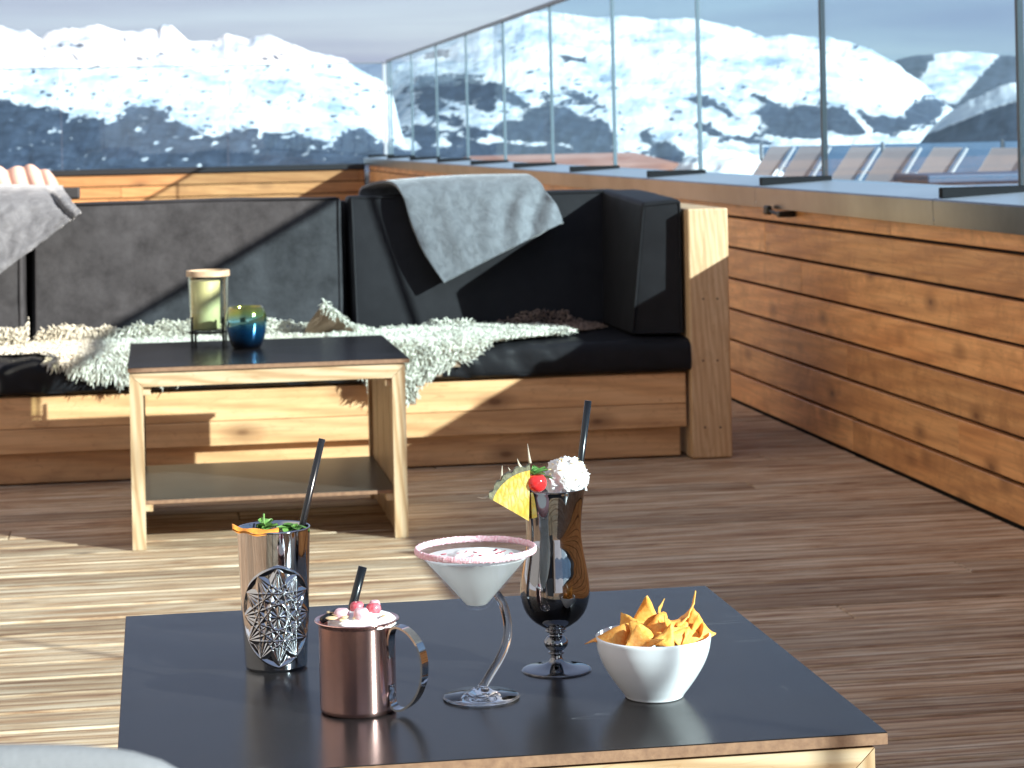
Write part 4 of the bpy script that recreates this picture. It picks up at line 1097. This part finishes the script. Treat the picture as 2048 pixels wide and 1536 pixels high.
def martini():
    cx, cy, z = 0.341, 2.470, 0.5
    bx = cx-0.003
    t = thing('martini_glass', (cx, cy, z), 'wide martini glass with a bent clear stem and pink sugar rim', 'glass')
    g = MB(); g.lathe([(0.0005, .0975), (0.008, .0975), (0.0125, .0995), (0.0665, .1635), (0.0672, .1645), (0.0662, .1650), (0.0120, .1030), (0.0090, .1020), (0.0005, .1018)], bx, cy, z, 96)
    obj('bowl', g, M['clearthin'], t, smooth=True)
    c_, s_ = math.cos(-YAW), math.sin(-YAW)
    def rel(dx, dz, dy=0): return (cx+dx*c_-dy*s_, cy+dx*s_+dy*c_, z+dz)
    st = catmull([rel(.0145, .120), rel(.0195, .114), rel(.0265, .100), rel(.0305, .080), rel(.0285, .060), rel(.0205, .042), rel(.0105, .026), rel(.003, .014), rel(0, .008)], 48)
    rad = [0.0022+0.0026*min(1, k/9) for k in range(48)]; rad = [r+(0.0035*max(0, (k-40)/7)**1.5) for k, r in enumerate(rad)]
    q = MB(); q.tube([tuple(p) for p in st], rad, 20); obj('bent_stem', q, M['glass'], t, smooth=True)
    b = MB(); b.lathe([(0.0005, .0008), (0.038, .0002), (0.0415, .0010), (0.0422, .0022), (0.0405, .0034), (0.024, .0052), (0.013, .0078), (0.0075, .0120), (0.0005, .0135)], cx, cy, z, 96); obj('foot', b, M['glass'], t, smooth=True)
    # sugar rim
    bm = bmesh.new(); n = 260; m_ = 10
    vv = []
    for i in range(n):
        a = 2*math.pi*i/n; row = []
        for j in range(m_):
            b_ = 2*math.pi*j/m_; w = 0.0021*(1+.35*mnoise.noise(Vector((i*.9, j*1.3, 0))))
            rr = 0.0664 + math.cos(b_)*w - 0.0014; zz = 0.1630 + math.sin(b_)*w*1.7
            row.append(bm.verts.new((bx+rr*math.cos(a), cy+rr*math.sin(a), z+zz)))
        vv.append(row)
    for i in range(n):
        for j in range(m_): bm.faces.new((vv[i][j], vv[(i+1) % n][j], vv[(i+1) % n][(j+1) % m_], vv[i][(j+1) % m_]))
    mb = MB(); mb.bm(bm); tag(obj('sugar_rim', mb, M['sugar'], loc=(bx, cy, z+.163)), 'pink sugar crust round the rim of the martini glass', 'sugar rim')
    l = MB(); l.lathe([(0.0005, .1023), (0.0088, .1025), (0.0118, .1036), (0.0566, .1545), (0.0560, .1552), (0.0005, .1553)], bx, cy, z, 96)
    tag(obj('milky_cocktail', l, M['milk'], smooth=False, loc=(bx, cy, z+.10)), 'white creamy cocktail in the martini glass', 'cocktail'); smart(bpy.data.objects['milky_cocktail'], 30)
    lumpy('foam_dollop', bx+.002, cy+.010, z+.1555, 0.022, (1.35, 1.0, .28), M['cream'], 'small white foam mound on the martini cocktail', 'foam', 0.12, 60, 4, seed=8)
    rnd = random.Random(12); it = []
    for k in range(26):
        it.append((bx+.002+rnd.gauss(0, .015), cy-.004+rnd.gauss(0, .009), z+.1585+rnd.uniform(-.001, .003), rnd.uniform(.0014, .0026)))
    bits('dried_petal', M['petal'], 'tiny dark red petal crumb on the martini foam', 'petal', it, 'petal crumbs on the martini', 'flat')
martini()

def hurricane():
    cx, cy, z = 0.444, 2.578, 0.5
    t = thing('hurricane_glass', (cx, cy, z), 'tall curvy chrome hurricane glass on a beaded stem', 'glass')
    prof = [(0.0005, .0006), (0.037, .0002), (0.0392, .0008), (0.0394, .0018), (0.036, .0030), (0.022, .0052), (0.0115, .0085), (0.0075, .0125), (0.0066, .0165), (0.0068, .0185), (0.0090, .0195), (0.0090, .0212), (0.0070, .0220),
            (0.0100, .0245), (0.0130, .0285), (0.0138, .0315), (0.0130, .0345), (0.0100, .0385), (0.0075, .0405), (0.0078, .0430), (0.0105, .0440), (0.0120, .0455), (0.0110, .0472), (0.0125, .0490)]
    body = [(0.0145, .0500), (0.0205, .0535), (0.0275, .0590), (0.0335, .0665), (0.0375, .0755), (0.0397, .0860), (0.0398, .0960), (0.0385, .1080), (0.0363, .1210), (0.0340, .1340), (0.0323, .1460), (0.0315, .1570), (0.0318, .1690), (0.0330, .1820), (0.0346, .1940), (0.0362, .2030), (0.0375, .2085), (0.0372, .2092), (0.0362, .2086), (0.034, .198)]
    P = [tuple(p) for p in catmull(prof, 140)] + [tuple(p) for p in catmull(body, 160)]
    m = MB(); m.lathe(P, cx, cy, z, 128); obj('chrome_body', m, M['chrome_dark'], t, smooth=True)
    li = MB(); li.lathe([(0.0005, .200), (0.0345, .200), (0.0345, .196), (0.0005, .196)], cx, cy, z, 64)
    obj('lining', li, M['milk'], t)
    c = lumpy('whipped_cream', cx+.0165, cy+.002, z+.219, 0.0215, (1.12, 1.05, 1.12), M['cream'], 'tall scoop of whipped cream with flakes on the hurricane glass', 'whipped cream', 0.19, 150, 5, 0.42, seed=2)
    rnd = random.Random(5); it = []
    for k in range(22):
        a = rnd.uniform(-2.8, -0.3); e = rnd.uniform(-.1, 1.2)
        it.append((cx+.0165+math.cos(a)*math.cos(e)*.0255, cy+.002+math.sin(a)*math.cos(e)*.0245, z+.219+math.sin(e)*.0265, rnd.uniform(.0012, .0024)))
    bits('brown_flake', M['almond'], 'tiny brown flake on the whipped cream', 'flake', it, 'flakes on the whipped cream', 'flat')
    s = MB(); s.tube([(cx+.022, cy+.020, z+.12), (cx+.0345, cy+.022, z+.215), (cx+.048, cy+.024, z+.305)], .0040, 12)
    tag(obj('drinking_straw', s, M['straw'], smooth=True, loc=(cx+.03, cy, z+.2)), 'black straw behind the whipped cream in the hurricane glass', 'straw', 'black drinking straws')
    bits('cocktail_cherry', M['cherry'], 'bright red cherry between the pineapple and the whipped cream', 'cherry', [(cx-.022, cy-.022, z+.2195, .0112)])
    # leaves round the cherry
    rnd = random.Random(22); mb = MB()
    for k in range(12):
        a_ = rnd.uniform(0, 6.28); L = rnd.uniform(.010, .019); d = Vector((math.cos(a_)*.9, math.sin(a_)*.5, rnd.uniform(.15, .9))).normalized(); s_ = d.cross(Vector((0, .3, 1))).normalized(); n_ = s_.cross(d)
        o_ = Vector((cx-.026+rnd.uniform(-.010, .012), cy-.010+rnd.uniform(-.006, .006), z+.223+rnd.uniform(0, .004)))
        mb.grid([[o_+d*L*f+s_*L*.26*math.sin(math.pi*min(1, f+.08))*q+n_*(abs(q)*.002-f*f*.004) for q in (-1, 0, 1)] for f in (0, .25, .5, .75, 1)])
    tag(obj('mint_sprig', mb, M['mint'], smooth=True, loc=(cx-.026, cy-.01, z+.222)), 'green leaves tucked behind the red cherry', 'mint')
    # pineapple wedge
    t2 = thing('pineapple_wedge', (cx-.045, cy-.012, z+.205), 'yellow pineapple wedge with spiny grey rind hooked on the hurricane rim', 'pineapple')
    ax = Vector((cx, cy, z)); X = Vector((math.cos(-YAW), math.sin(-YAW), 0)); Yd = Vector((-X.y, X.x, 0))
    apex = (-.0285, .177); A_ = (-.0690, .2015); B_ = (-.0260, .2345)
    arc = []
    for k in range(13):
        f = k/12; ang = math.atan2(A_[1]-apex[1], A_[0]-apex[0]); ang2 = math.atan2(B_[1]-apex[1], B_[0]-apex[0])
        aa = ang+(ang2-ang)*f; rr = np.hypot(A_[0]-apex[0], A_[1]-apex[1])*(1-f)+np.hypot(B_[0]-apex[0], B_[1]-apex[1])*f
        arc.append((apex[0]+rr*math.cos(aa), apex[1]+rr*math.sin(aa), aa))
    def solid(outline, y0, y1, mb):
        n = len(outline)
        mb.add([ax+X*p[0]+Yd*y0+Vector((0, 0, p[1])) for p in outline]+[ax+X*p[0]+Yd*y1+Vector((0, 0, p[1])) for p in outline],
               [tuple(range(n)), tuple(range(2*n-1, n-1, -1))]+[(i, (i+1) % n, n+(i+1) % n, n+i) for i in range(n)])
    mb = MB(); solid([apex]+[(p[0], p[1]) for p in arc], -.030, -.016, mb); obj('flesh', mb, M['pineapple'], t2)
    mb = MB(); outer = [(p[0]+math.cos(p[2])*(.0055+.0018*math.sin(i*2.2)), p[1]+math.sin(p[2])*(.0055+.0018*math.sin(i*2.2))) for i, p in enumerate(arc)]
    solid([(p[0]+.0002*math.cos(p[2]), p[1]+.0002*math.sin(p[2])) for p in arc]+outer[::-1], -.0305, -.0155, mb); obj('rind', mb, M['rind'], t2)
    rnd = random.Random(2)
    for i, L in ((0, .013), (5, .016), (8, .006), (10, .009), (12, .021)):
        p = outer[min(i, 12)]; aa = arc[min(i, 12)][2]+rnd.uniform(-.75, .75); q0 = ax+X*p[0]+Yd*-.024+Vector((0, 0, p[1])); d = X*math.cos(aa)+Vector((0, 0, math.sin(aa)))+Yd*rnd.uniform(-.3, .3)
        mb = MB(); mb.tube([q0, q0+d*L*.5+Vector((0, 0, -.0008)), q0+d*L+Vector((0, 0, .0012))], [.0019, .0011, .0003], 6); obj('spike', mb, M['spike'], t2, smooth=True)
hurricane()

def chip_bowl():
    cx, cy, z = 0.5265, 2.432, 0.5
    pr = [(0.0005, .0022), (0.026, .0022), (0.0290, 0.0), (0.0315, .0008), (0.0335, .0040), (0.0400, .0125), (0.0480, .0240), (0.0555, .0370), (0.0605, .0500), (0.0628, .0620), (0.0630, .0660), (0.0622, .0672), (0.0608, .0662), (0.0590, .0520), (0.0530, .0370), (0.0400, .0170), (0.0250, .0060), (0.0005, .0048)]
    m = MB(); m.lathe([tuple(p) for p in catmull(pr, 110)], cx, cy, z, 128)
    tag(obj('chip_bowl', m, M['porcelain'], smooth=True, loc=(cx, cy, z)), 'small white porcelain bowl filled with orange corn chips', 'bowl')
    def chip(c, nrm, spin, size, bend, mat, lab, k):
        nrm = Vector(nrm).normalized(); a = nrm.orthogonal().normalized()
        if isinstance(spin, tuple): a = Vector(spin); a = (a-nrm*a.dot(nrm)).normalized()
        else: a = Matrix.Rotation(spin, 3, nrm) @ a
        b = nrm.cross(a)
        n = 9; T = []; idx = {}
        vs = []; 
        P = [(math.cos(2*math.pi*q/3)*size, math.sin(2*math.pi*q/3)*size) for q in range(3)]
        for i in range(n+1):
            for j in range(n+1-i):
                w0, w1 = i/n, j/n; w2 = 1-w0-w1
                x = w0*P[0][0]+w1*P[1][0]+w2*P[2][0]; y = w0*P[0][1]+w1*P[1][1]+w2*P[2][1]
                rr = math.hypot(x, y)/size; rnd_ = 1-0.14*max(0, rr-.62)
                rnd_ *= 1+0.16*mnoise.noise(Vector((x*130, y*130, k*1.7+5)))*min(1, rr*1.3); x *= rnd_; y *= rnd_
                h = bend*(x*x)*22 - bend*.5*y*y*14 + 0.0030*mnoise.noise(Vector((x*95, y*95, k*3.1))) + 0.0012*mnoise.noise(Vector((x*240, y*240, k*5.1)))
                idx[(i, j)] = len(vs); vs.append(Vector(c)+a*x+b*y+nrm*h)
        fs = []
        for i in range(n):
            for j in range(n-i):
                fs.append((idx[(i, j)], idx[(i+1, j)], idx[(i, j+1)]))
                if j < n-i-1: fs.append((idx[(i+1, j)], idx[(i+1, j+1)], idx[(i, j+1)]))
        N0 = len(vs); bot = [v-nrm*.0016 for v in vs]
        ring = [idx[(i, 0)] for i in range(n)]+[idx[(n-j, j)] for j in range(n)]+[idx[(0, n-j)] for j in range(n)]
        fs2 = [tuple(q+N0 for q in f[::-1]) for f in fs]+[(p, q, q+N0, p+N0) for p, q in zip(ring, ring[1:]+ring[:1])]
        mb = MB(); mb.add(vs+bot, fs+fs2)
        tag(obj('corn_chip', mb, mat, smooth=True, loc=tuple(c)), lab, 'chip', 'corn chips in the bowl')
    C, Sp = M['chip'], M['chipspice']
    L = [((-.006, .006, .080), (-.15, -1, .30), (.02, 0, 1), .027, 1.0, C, 'tallest upright chip at the centre back of the bowl'),
         ((-.026, -.002, .074), (-.55, -.9, .55), .2, .024, .8, C, 'chip leaning behind the left part of the bowl'),
         ((-.038, -.012, .069), (.35, -.75, .75), (-1, 0, .5), .026, -1.0, Sp, 'long chip pointing out over the left rim'),
         ((-.022, -.033, .068), (.1, -.8, .75), 1.6, .022, 1.2, Sp, 'chip lying at the front left rim of the bowl'),
         ((.004, -.012, .077), (-.15, -.75, .9), 2.2, .025, -.8, Sp, 'broad spotted chip across the middle of the bowl'),
         ((.012, .012, .083), (1, -.25, .2), .3, .019, .4, C, 'narrow chip standing on edge right of the tallest one'),
         ((.035, .004, .0835), (-.55, .2, .8), (.8, 0, .58), .026, .5, C, 'thin edge-on chip sticking up to the upper right'),
         ((.046, -.004, .072), (-.75, -.65, .35), .6, .023, .8, Sp, 'dark folded chip at the right side of the bowl'),
         ((.050, -.010, .069), (.35, -.9, .35), (-.4, 0, 1), .021, 1.0, C, 'chip leaning on the right rim of the bowl'),
         ((.024, -.030, .069), (.2, -1, .5), 1.0, .017, -.8, C, 'small broken chip at the front right rim'),
         ((.004, -.036, .067), (0, -.6, .9), .1, .020, .9, C, 'chip resting flat at the very front of the bowl'),
         ((-.016, -.020, .074), (-.2, -.7, .8), (.7, -.2, .4), .022, -1.0, C, 'curled chip just left of the heap middle, in front of the tallest chip'),
         ((.022, -.016, .075), (.3, -.8, .7), (-.9, 0, .2), .023, 1.0, Sp, 'wide chip just right of the heap middle'),
         ((.038, -.022, .069), (.5, -.7, .6), (.2, 0, 1), .019, -1.0, C, 'upright chip at the right front of the heap')]
    for k, (c, n, sp, sz, bd, mt, lb) in enumerate(L): chip((cx+c[0], cy+c[1], z+c[2]), n, sp, sz*1.06, bd*1.9, mt, lb, k)
    rnd = random.Random(14)
    for k in range(26):
        a = rnd.uniform(0, 6.28); r = .038*math.sqrt(rnd.random())
        chip((cx+r*math.cos(a), cy+r*math.sin(a), z+rnd.uniform(.050, .069)), (rnd.uniform(-.9, .9), rnd.uniform(-.9, .5), 1), rnd.uniform(0, 6), rnd.uniform(.013, .018), rnd.uniform(-2, 2), C if k % 2 else Sp, 'chip buried low in the heap inside the bowl', 20+k)
chip_bowl()

# ------------------------------------------------------------------ blurred lounge chair close to the camera
def lounge_chair():
    t = thing('lounge_chair', (-0.33, 0.93, 0), 'blurred grey-blue upholstered chair back at the bottom left corner', 'chair')
    rows = []
    W_ = 0.31
    def prof(u):        # u -1..1 : top height of the shell
        return 0.806 - 0.05*abs(u)**13
    fr = []; bk = []
    nu, nv = 48, 16
    for i in range(nv+1):
        f = i/nv; rf = []; rb = []
        for j in range(nu+1):
            u = -1+2*j/nu; zt = prof(u); zz = 0.36+(zt-0.36)*f
            yb = 1.165 - 0.04*u*u - 0.02*(1-f); th = 0.055*(1-0.55*max(0, f-.8)/.2)
            x = -0.274+u*W_
            rb.append((x, yb-th, zz)); rf.append((x, yb, zz + (0.012*math.sin(math.pi) if i == nv else 0)))
        fr.append(rf); bk.append(rb)
    cap = [[(x, (y+bk[-1][j][1])/2 + (y-bk[-1][j][1])/2*math.cos(a), z+0.018*math.sin(a)) for j, (x, y, z) in enumerate(fr[-1])] for a in (0.5, 1.0, 1.57, 2.1, 2.6)]
    mb = MB(); mb.grid(fr+cap+bk[::-1]); obj('backrest', mb, M['chairfab'], t, smooth=True)
    s = MB(); s.bbox(-0.62, -0.04, 0.62, 1.06, 0.34, 0.44, 0.03, 4); obj('seat', s, M['chairfab'], t, smooth=True)
    for x in (-0.58, -0.08):
        for y in (0.66, 1.02):
            l = MB(); l.tube([(x, y, 0.0), (x+(-0.33-x)*.08, y+(0.85-y)*.08, 0.35)], [.011, .016], 12); obj('leg', l, M['blackiron'], t, smooth=True)
lounge_chair()

# ------------------------------------------------------------------ outer terrace with loungers beyond the glass
od = MB(); od.box(2.66, 16, 2, 40, -0.20, -0.01)
tag(obj('outer_terrace', od, simple('outer_deck', (0.04, 0.055, 0.08), 0.7, var=(2, (0.07, 0.085, 0.115)))), None, None, kind='structure')
def lounger():
    t = thing('sun_lounger', (0, 0, 0), 'sun lounger', 'sun lounger', 'sun loungers beyond the glass')
    m = MB(); m.bbox(-1.35, 0.0, -.27, .27, .34, .36, .006, 1); obj('lying_surface', m, M['taupe'], t)
    b = MB(); hx, hz = -.02, .35; tx, tz = .42, .945
    n_ = Vector((-(tz-hz), 0, (tx-hx))).normalized()*0.012
    vs = []
    for y in (-.27, .27):
        for (x, z) in ((hx, hz), (tx, tz)): vs += [(x+n_.x, y, z+n_.z), (x-n_.x, y, z-n_.z)]
    b.add([vs[0], vs[2], vs[6], vs[4]], [(0, 1, 2, 3)]); obj('backrest', b, M['taupe'], t)
    f = MB()
    for y in (-.295, .295):
        f.tube([(-1.38, y, .335), (0.1, y, .335)], .016, 8); f.tube([(0.0, y, .335), (tx+.01, y, tz)], .014, 8)
        f.tube([(-.45, y, .34), (-.40, y, .56), (-.05, y, .60), (.10, y, .62)], .018, 8)
    f.tube([(-1.38, -.365, .335), (-1.38, .365, .335)], .016, 8); f.tube([(.16, -.34, .30), (.36, -.34, .74), (.36, .34, .74), (.16, .34, .30)], .012, 8)
    obj('frame', f, M['alu'], t)
    for y in (-.295, .295):
        for x in (-1.2, -.05):
            l = MB(); l.tube([(x, y, 0.0), (x, y, .33)], .015, 8); obj('leg', l, M['alu'], t)
    return t
ys = [21.63, 20.49, 19.06, 18.03, 16.97, 15.64, 14.55]
labs = ['farthest taupe sun lounger beyond the glass, beside the snow heap', 'second farthest taupe sun lounger, just left of the thick glass joint', 'taupe sun lounger just right of the thick glass joint',
        'taupe sun lounger fourth from the snow heap, bright arm at its right', 'wide taupe sun lounger above the left end of the navy box', 'taupe sun lounger cut by the right photo edge, above the navy box', 'nearest sun lounger beyond the right photo edge']
lp_ = lounger()
for k, y in enumerate(ys[:6]):
    o = lp_ if k == 0 else copy_tree(lp_)
    o.location = (5.56, y-0.40, 0.0); o.rotation_euler.z = R([6, 10, 5, 9, 4, 8][k]); o['label'] = labs[k]
nb = MB(); nb.bbox(4.17, 5.4, 11.9, 12.45, 0.0, 0.80, 0.02, 2); nb.bbox(4.15, 5.42, 11.88, 12.47, 0.802, 0.85, 0.012, 2)
tag(obj('storage_box', nb, M['blueplastic'], loc=(4.8, 12.2, 0)), 'navy blue storage box in front of the loungers at the right edge', 'storage box')
wb = thing('windbreak', (10.8, 28, 0), 'dark navy fabric windbreak standing behind the sun loungers', 'windbreak')
for k in range(5):
    q = MB(); q.bbox(7.62+1.6*k, 9.17+1.6*k, 27.99, 28.01, 0.05, 0.90, 0.004, 1); obj('fabric_panel', q, M['blueplastic'], wb)
for k in range(6):
    q = MB(); q.tube([(7.59+1.6*k, 28, -0.01), (7.59+1.6*k, 28, 0.93)], 0.018, 10); obj('post', q, M['rail'], wb)
# snow heap
def heap():
    n = 60; rows = []
    for i in range(n+1):
        row = []
        for j in range(n+1):
            x = 4.9+2.6*i/n; y = 23.2+3*j/n; dx = (x-6.25)/1.05; dy = (y-24.7)/1.3; d = math.hypot(dx, dy)
            h = 0.86*max(0, 1-d**2.4) + 0.10*mnoise.noise(Vector((x*3, y*3, 0)))+0.05*mnoise.noise(Vector((x*9, y*9, 2)))
            row.append((x, y, max(-.02, h) if d < 1.1 else -.02))
        rows.append(row)
    mb = MB(); mb.grid(rows); tag(obj('snow_heap', mb, M['snow'], smooth=True, loc=(6.2, 24.7, 0)), 'white shovelled snow heap left of the sun loungers', 'snow heap')
heap()
rf = MB(); rf.box(4.0, 7.2, 30.0, 34.0, -.01, .60); rf.add([(3.9, 29.9, .60), (7.3, 29.9, .60), (7.3, 34.1, .60), (3.9, 34.1, .60), (4.4, 32, .83), (6.8, 32, .83)], [(0, 1, 5, 4), (1, 2, 5), (2, 3, 4, 5), (3, 0, 4)])
tag(obj('low_hut', rf, simple('red_roof', (0.33, 0.14, 0.10), 0.7, var=(1.2, (0.5, 0.3, 0.25))), loc=(7.5, 32, 0)), 'low reddish roof beyond the glass, behind the snow heap', 'hut')

# ------------------------------------------------------------------ restaurant behind the viewer (seen only in the chrome)
def restaurant():
    t = thing('restaurant_building', (-3, -6, 0), 'dark timber mountain restaurant with windows standing behind the viewer', 'building')
    b = MB(); b.box(-9, -1.3, -11, -5.2, 0, 3.6); obj('wall', b, simple('dark_timber', (0.055, 0.035, 0.022), 0.7), t)
    r = MB(); r.box(-9.6, -0.8, -11.5, -4.6, 3.6, 3.85); obj('roof', r, M['blackiron'], t)
    for k in range(3):
        w = MB(); x = -8.3+2.3*k; w.box(x, x+1.5, -5.195, -5.16, .3, 2.5); obj('window', w, simple('window_dark', (0.02, 0.025, 0.03), 0.05), t)
restaurant()
ss = MB(); ss.grid([[(x, y, 0.0-0.4+(-5.8-y)*0.16+0.5*math.sin(x*.21+y*.3)*(y < -7)) for x in range(-60, 61, 4)] for y in (-5.8, -7, -10, -16, -25, -40, -60, -90)])
tag(obj('unseen_snow_slope', ss, M['snow'], smooth=True), None, None, kind='structure')  # out of view, added as a bright surface for the mug to reflect

# ------------------------------------------------------------------ thin mountain air
hz = MB(); hz.box(-10500, 10500, -3000, 10500, -176.5, 900)
M['haze'] = bpy.data.materials.new('haze'); M['haze'].use_nodes = True
t_ = M['haze'].node_tree; t_.nodes.clear(); o_ = t_.nodes.new('ShaderNodeOutputMaterial'); v_ = t_.nodes.new('ShaderNodeVolumePrincipled')
v_.inputs['Color'].default_value = (0.80, 0.88, 1.0, 1); v_.inputs['Density'].default_value = 0.000018; v_.inputs['Anisotropy'].default_value = 0.0
t_.links.new(v_.outputs[0], o_.inputs['Volume'])
tag(obj('haze', hz, M['haze']), None, None, kind='stuff')
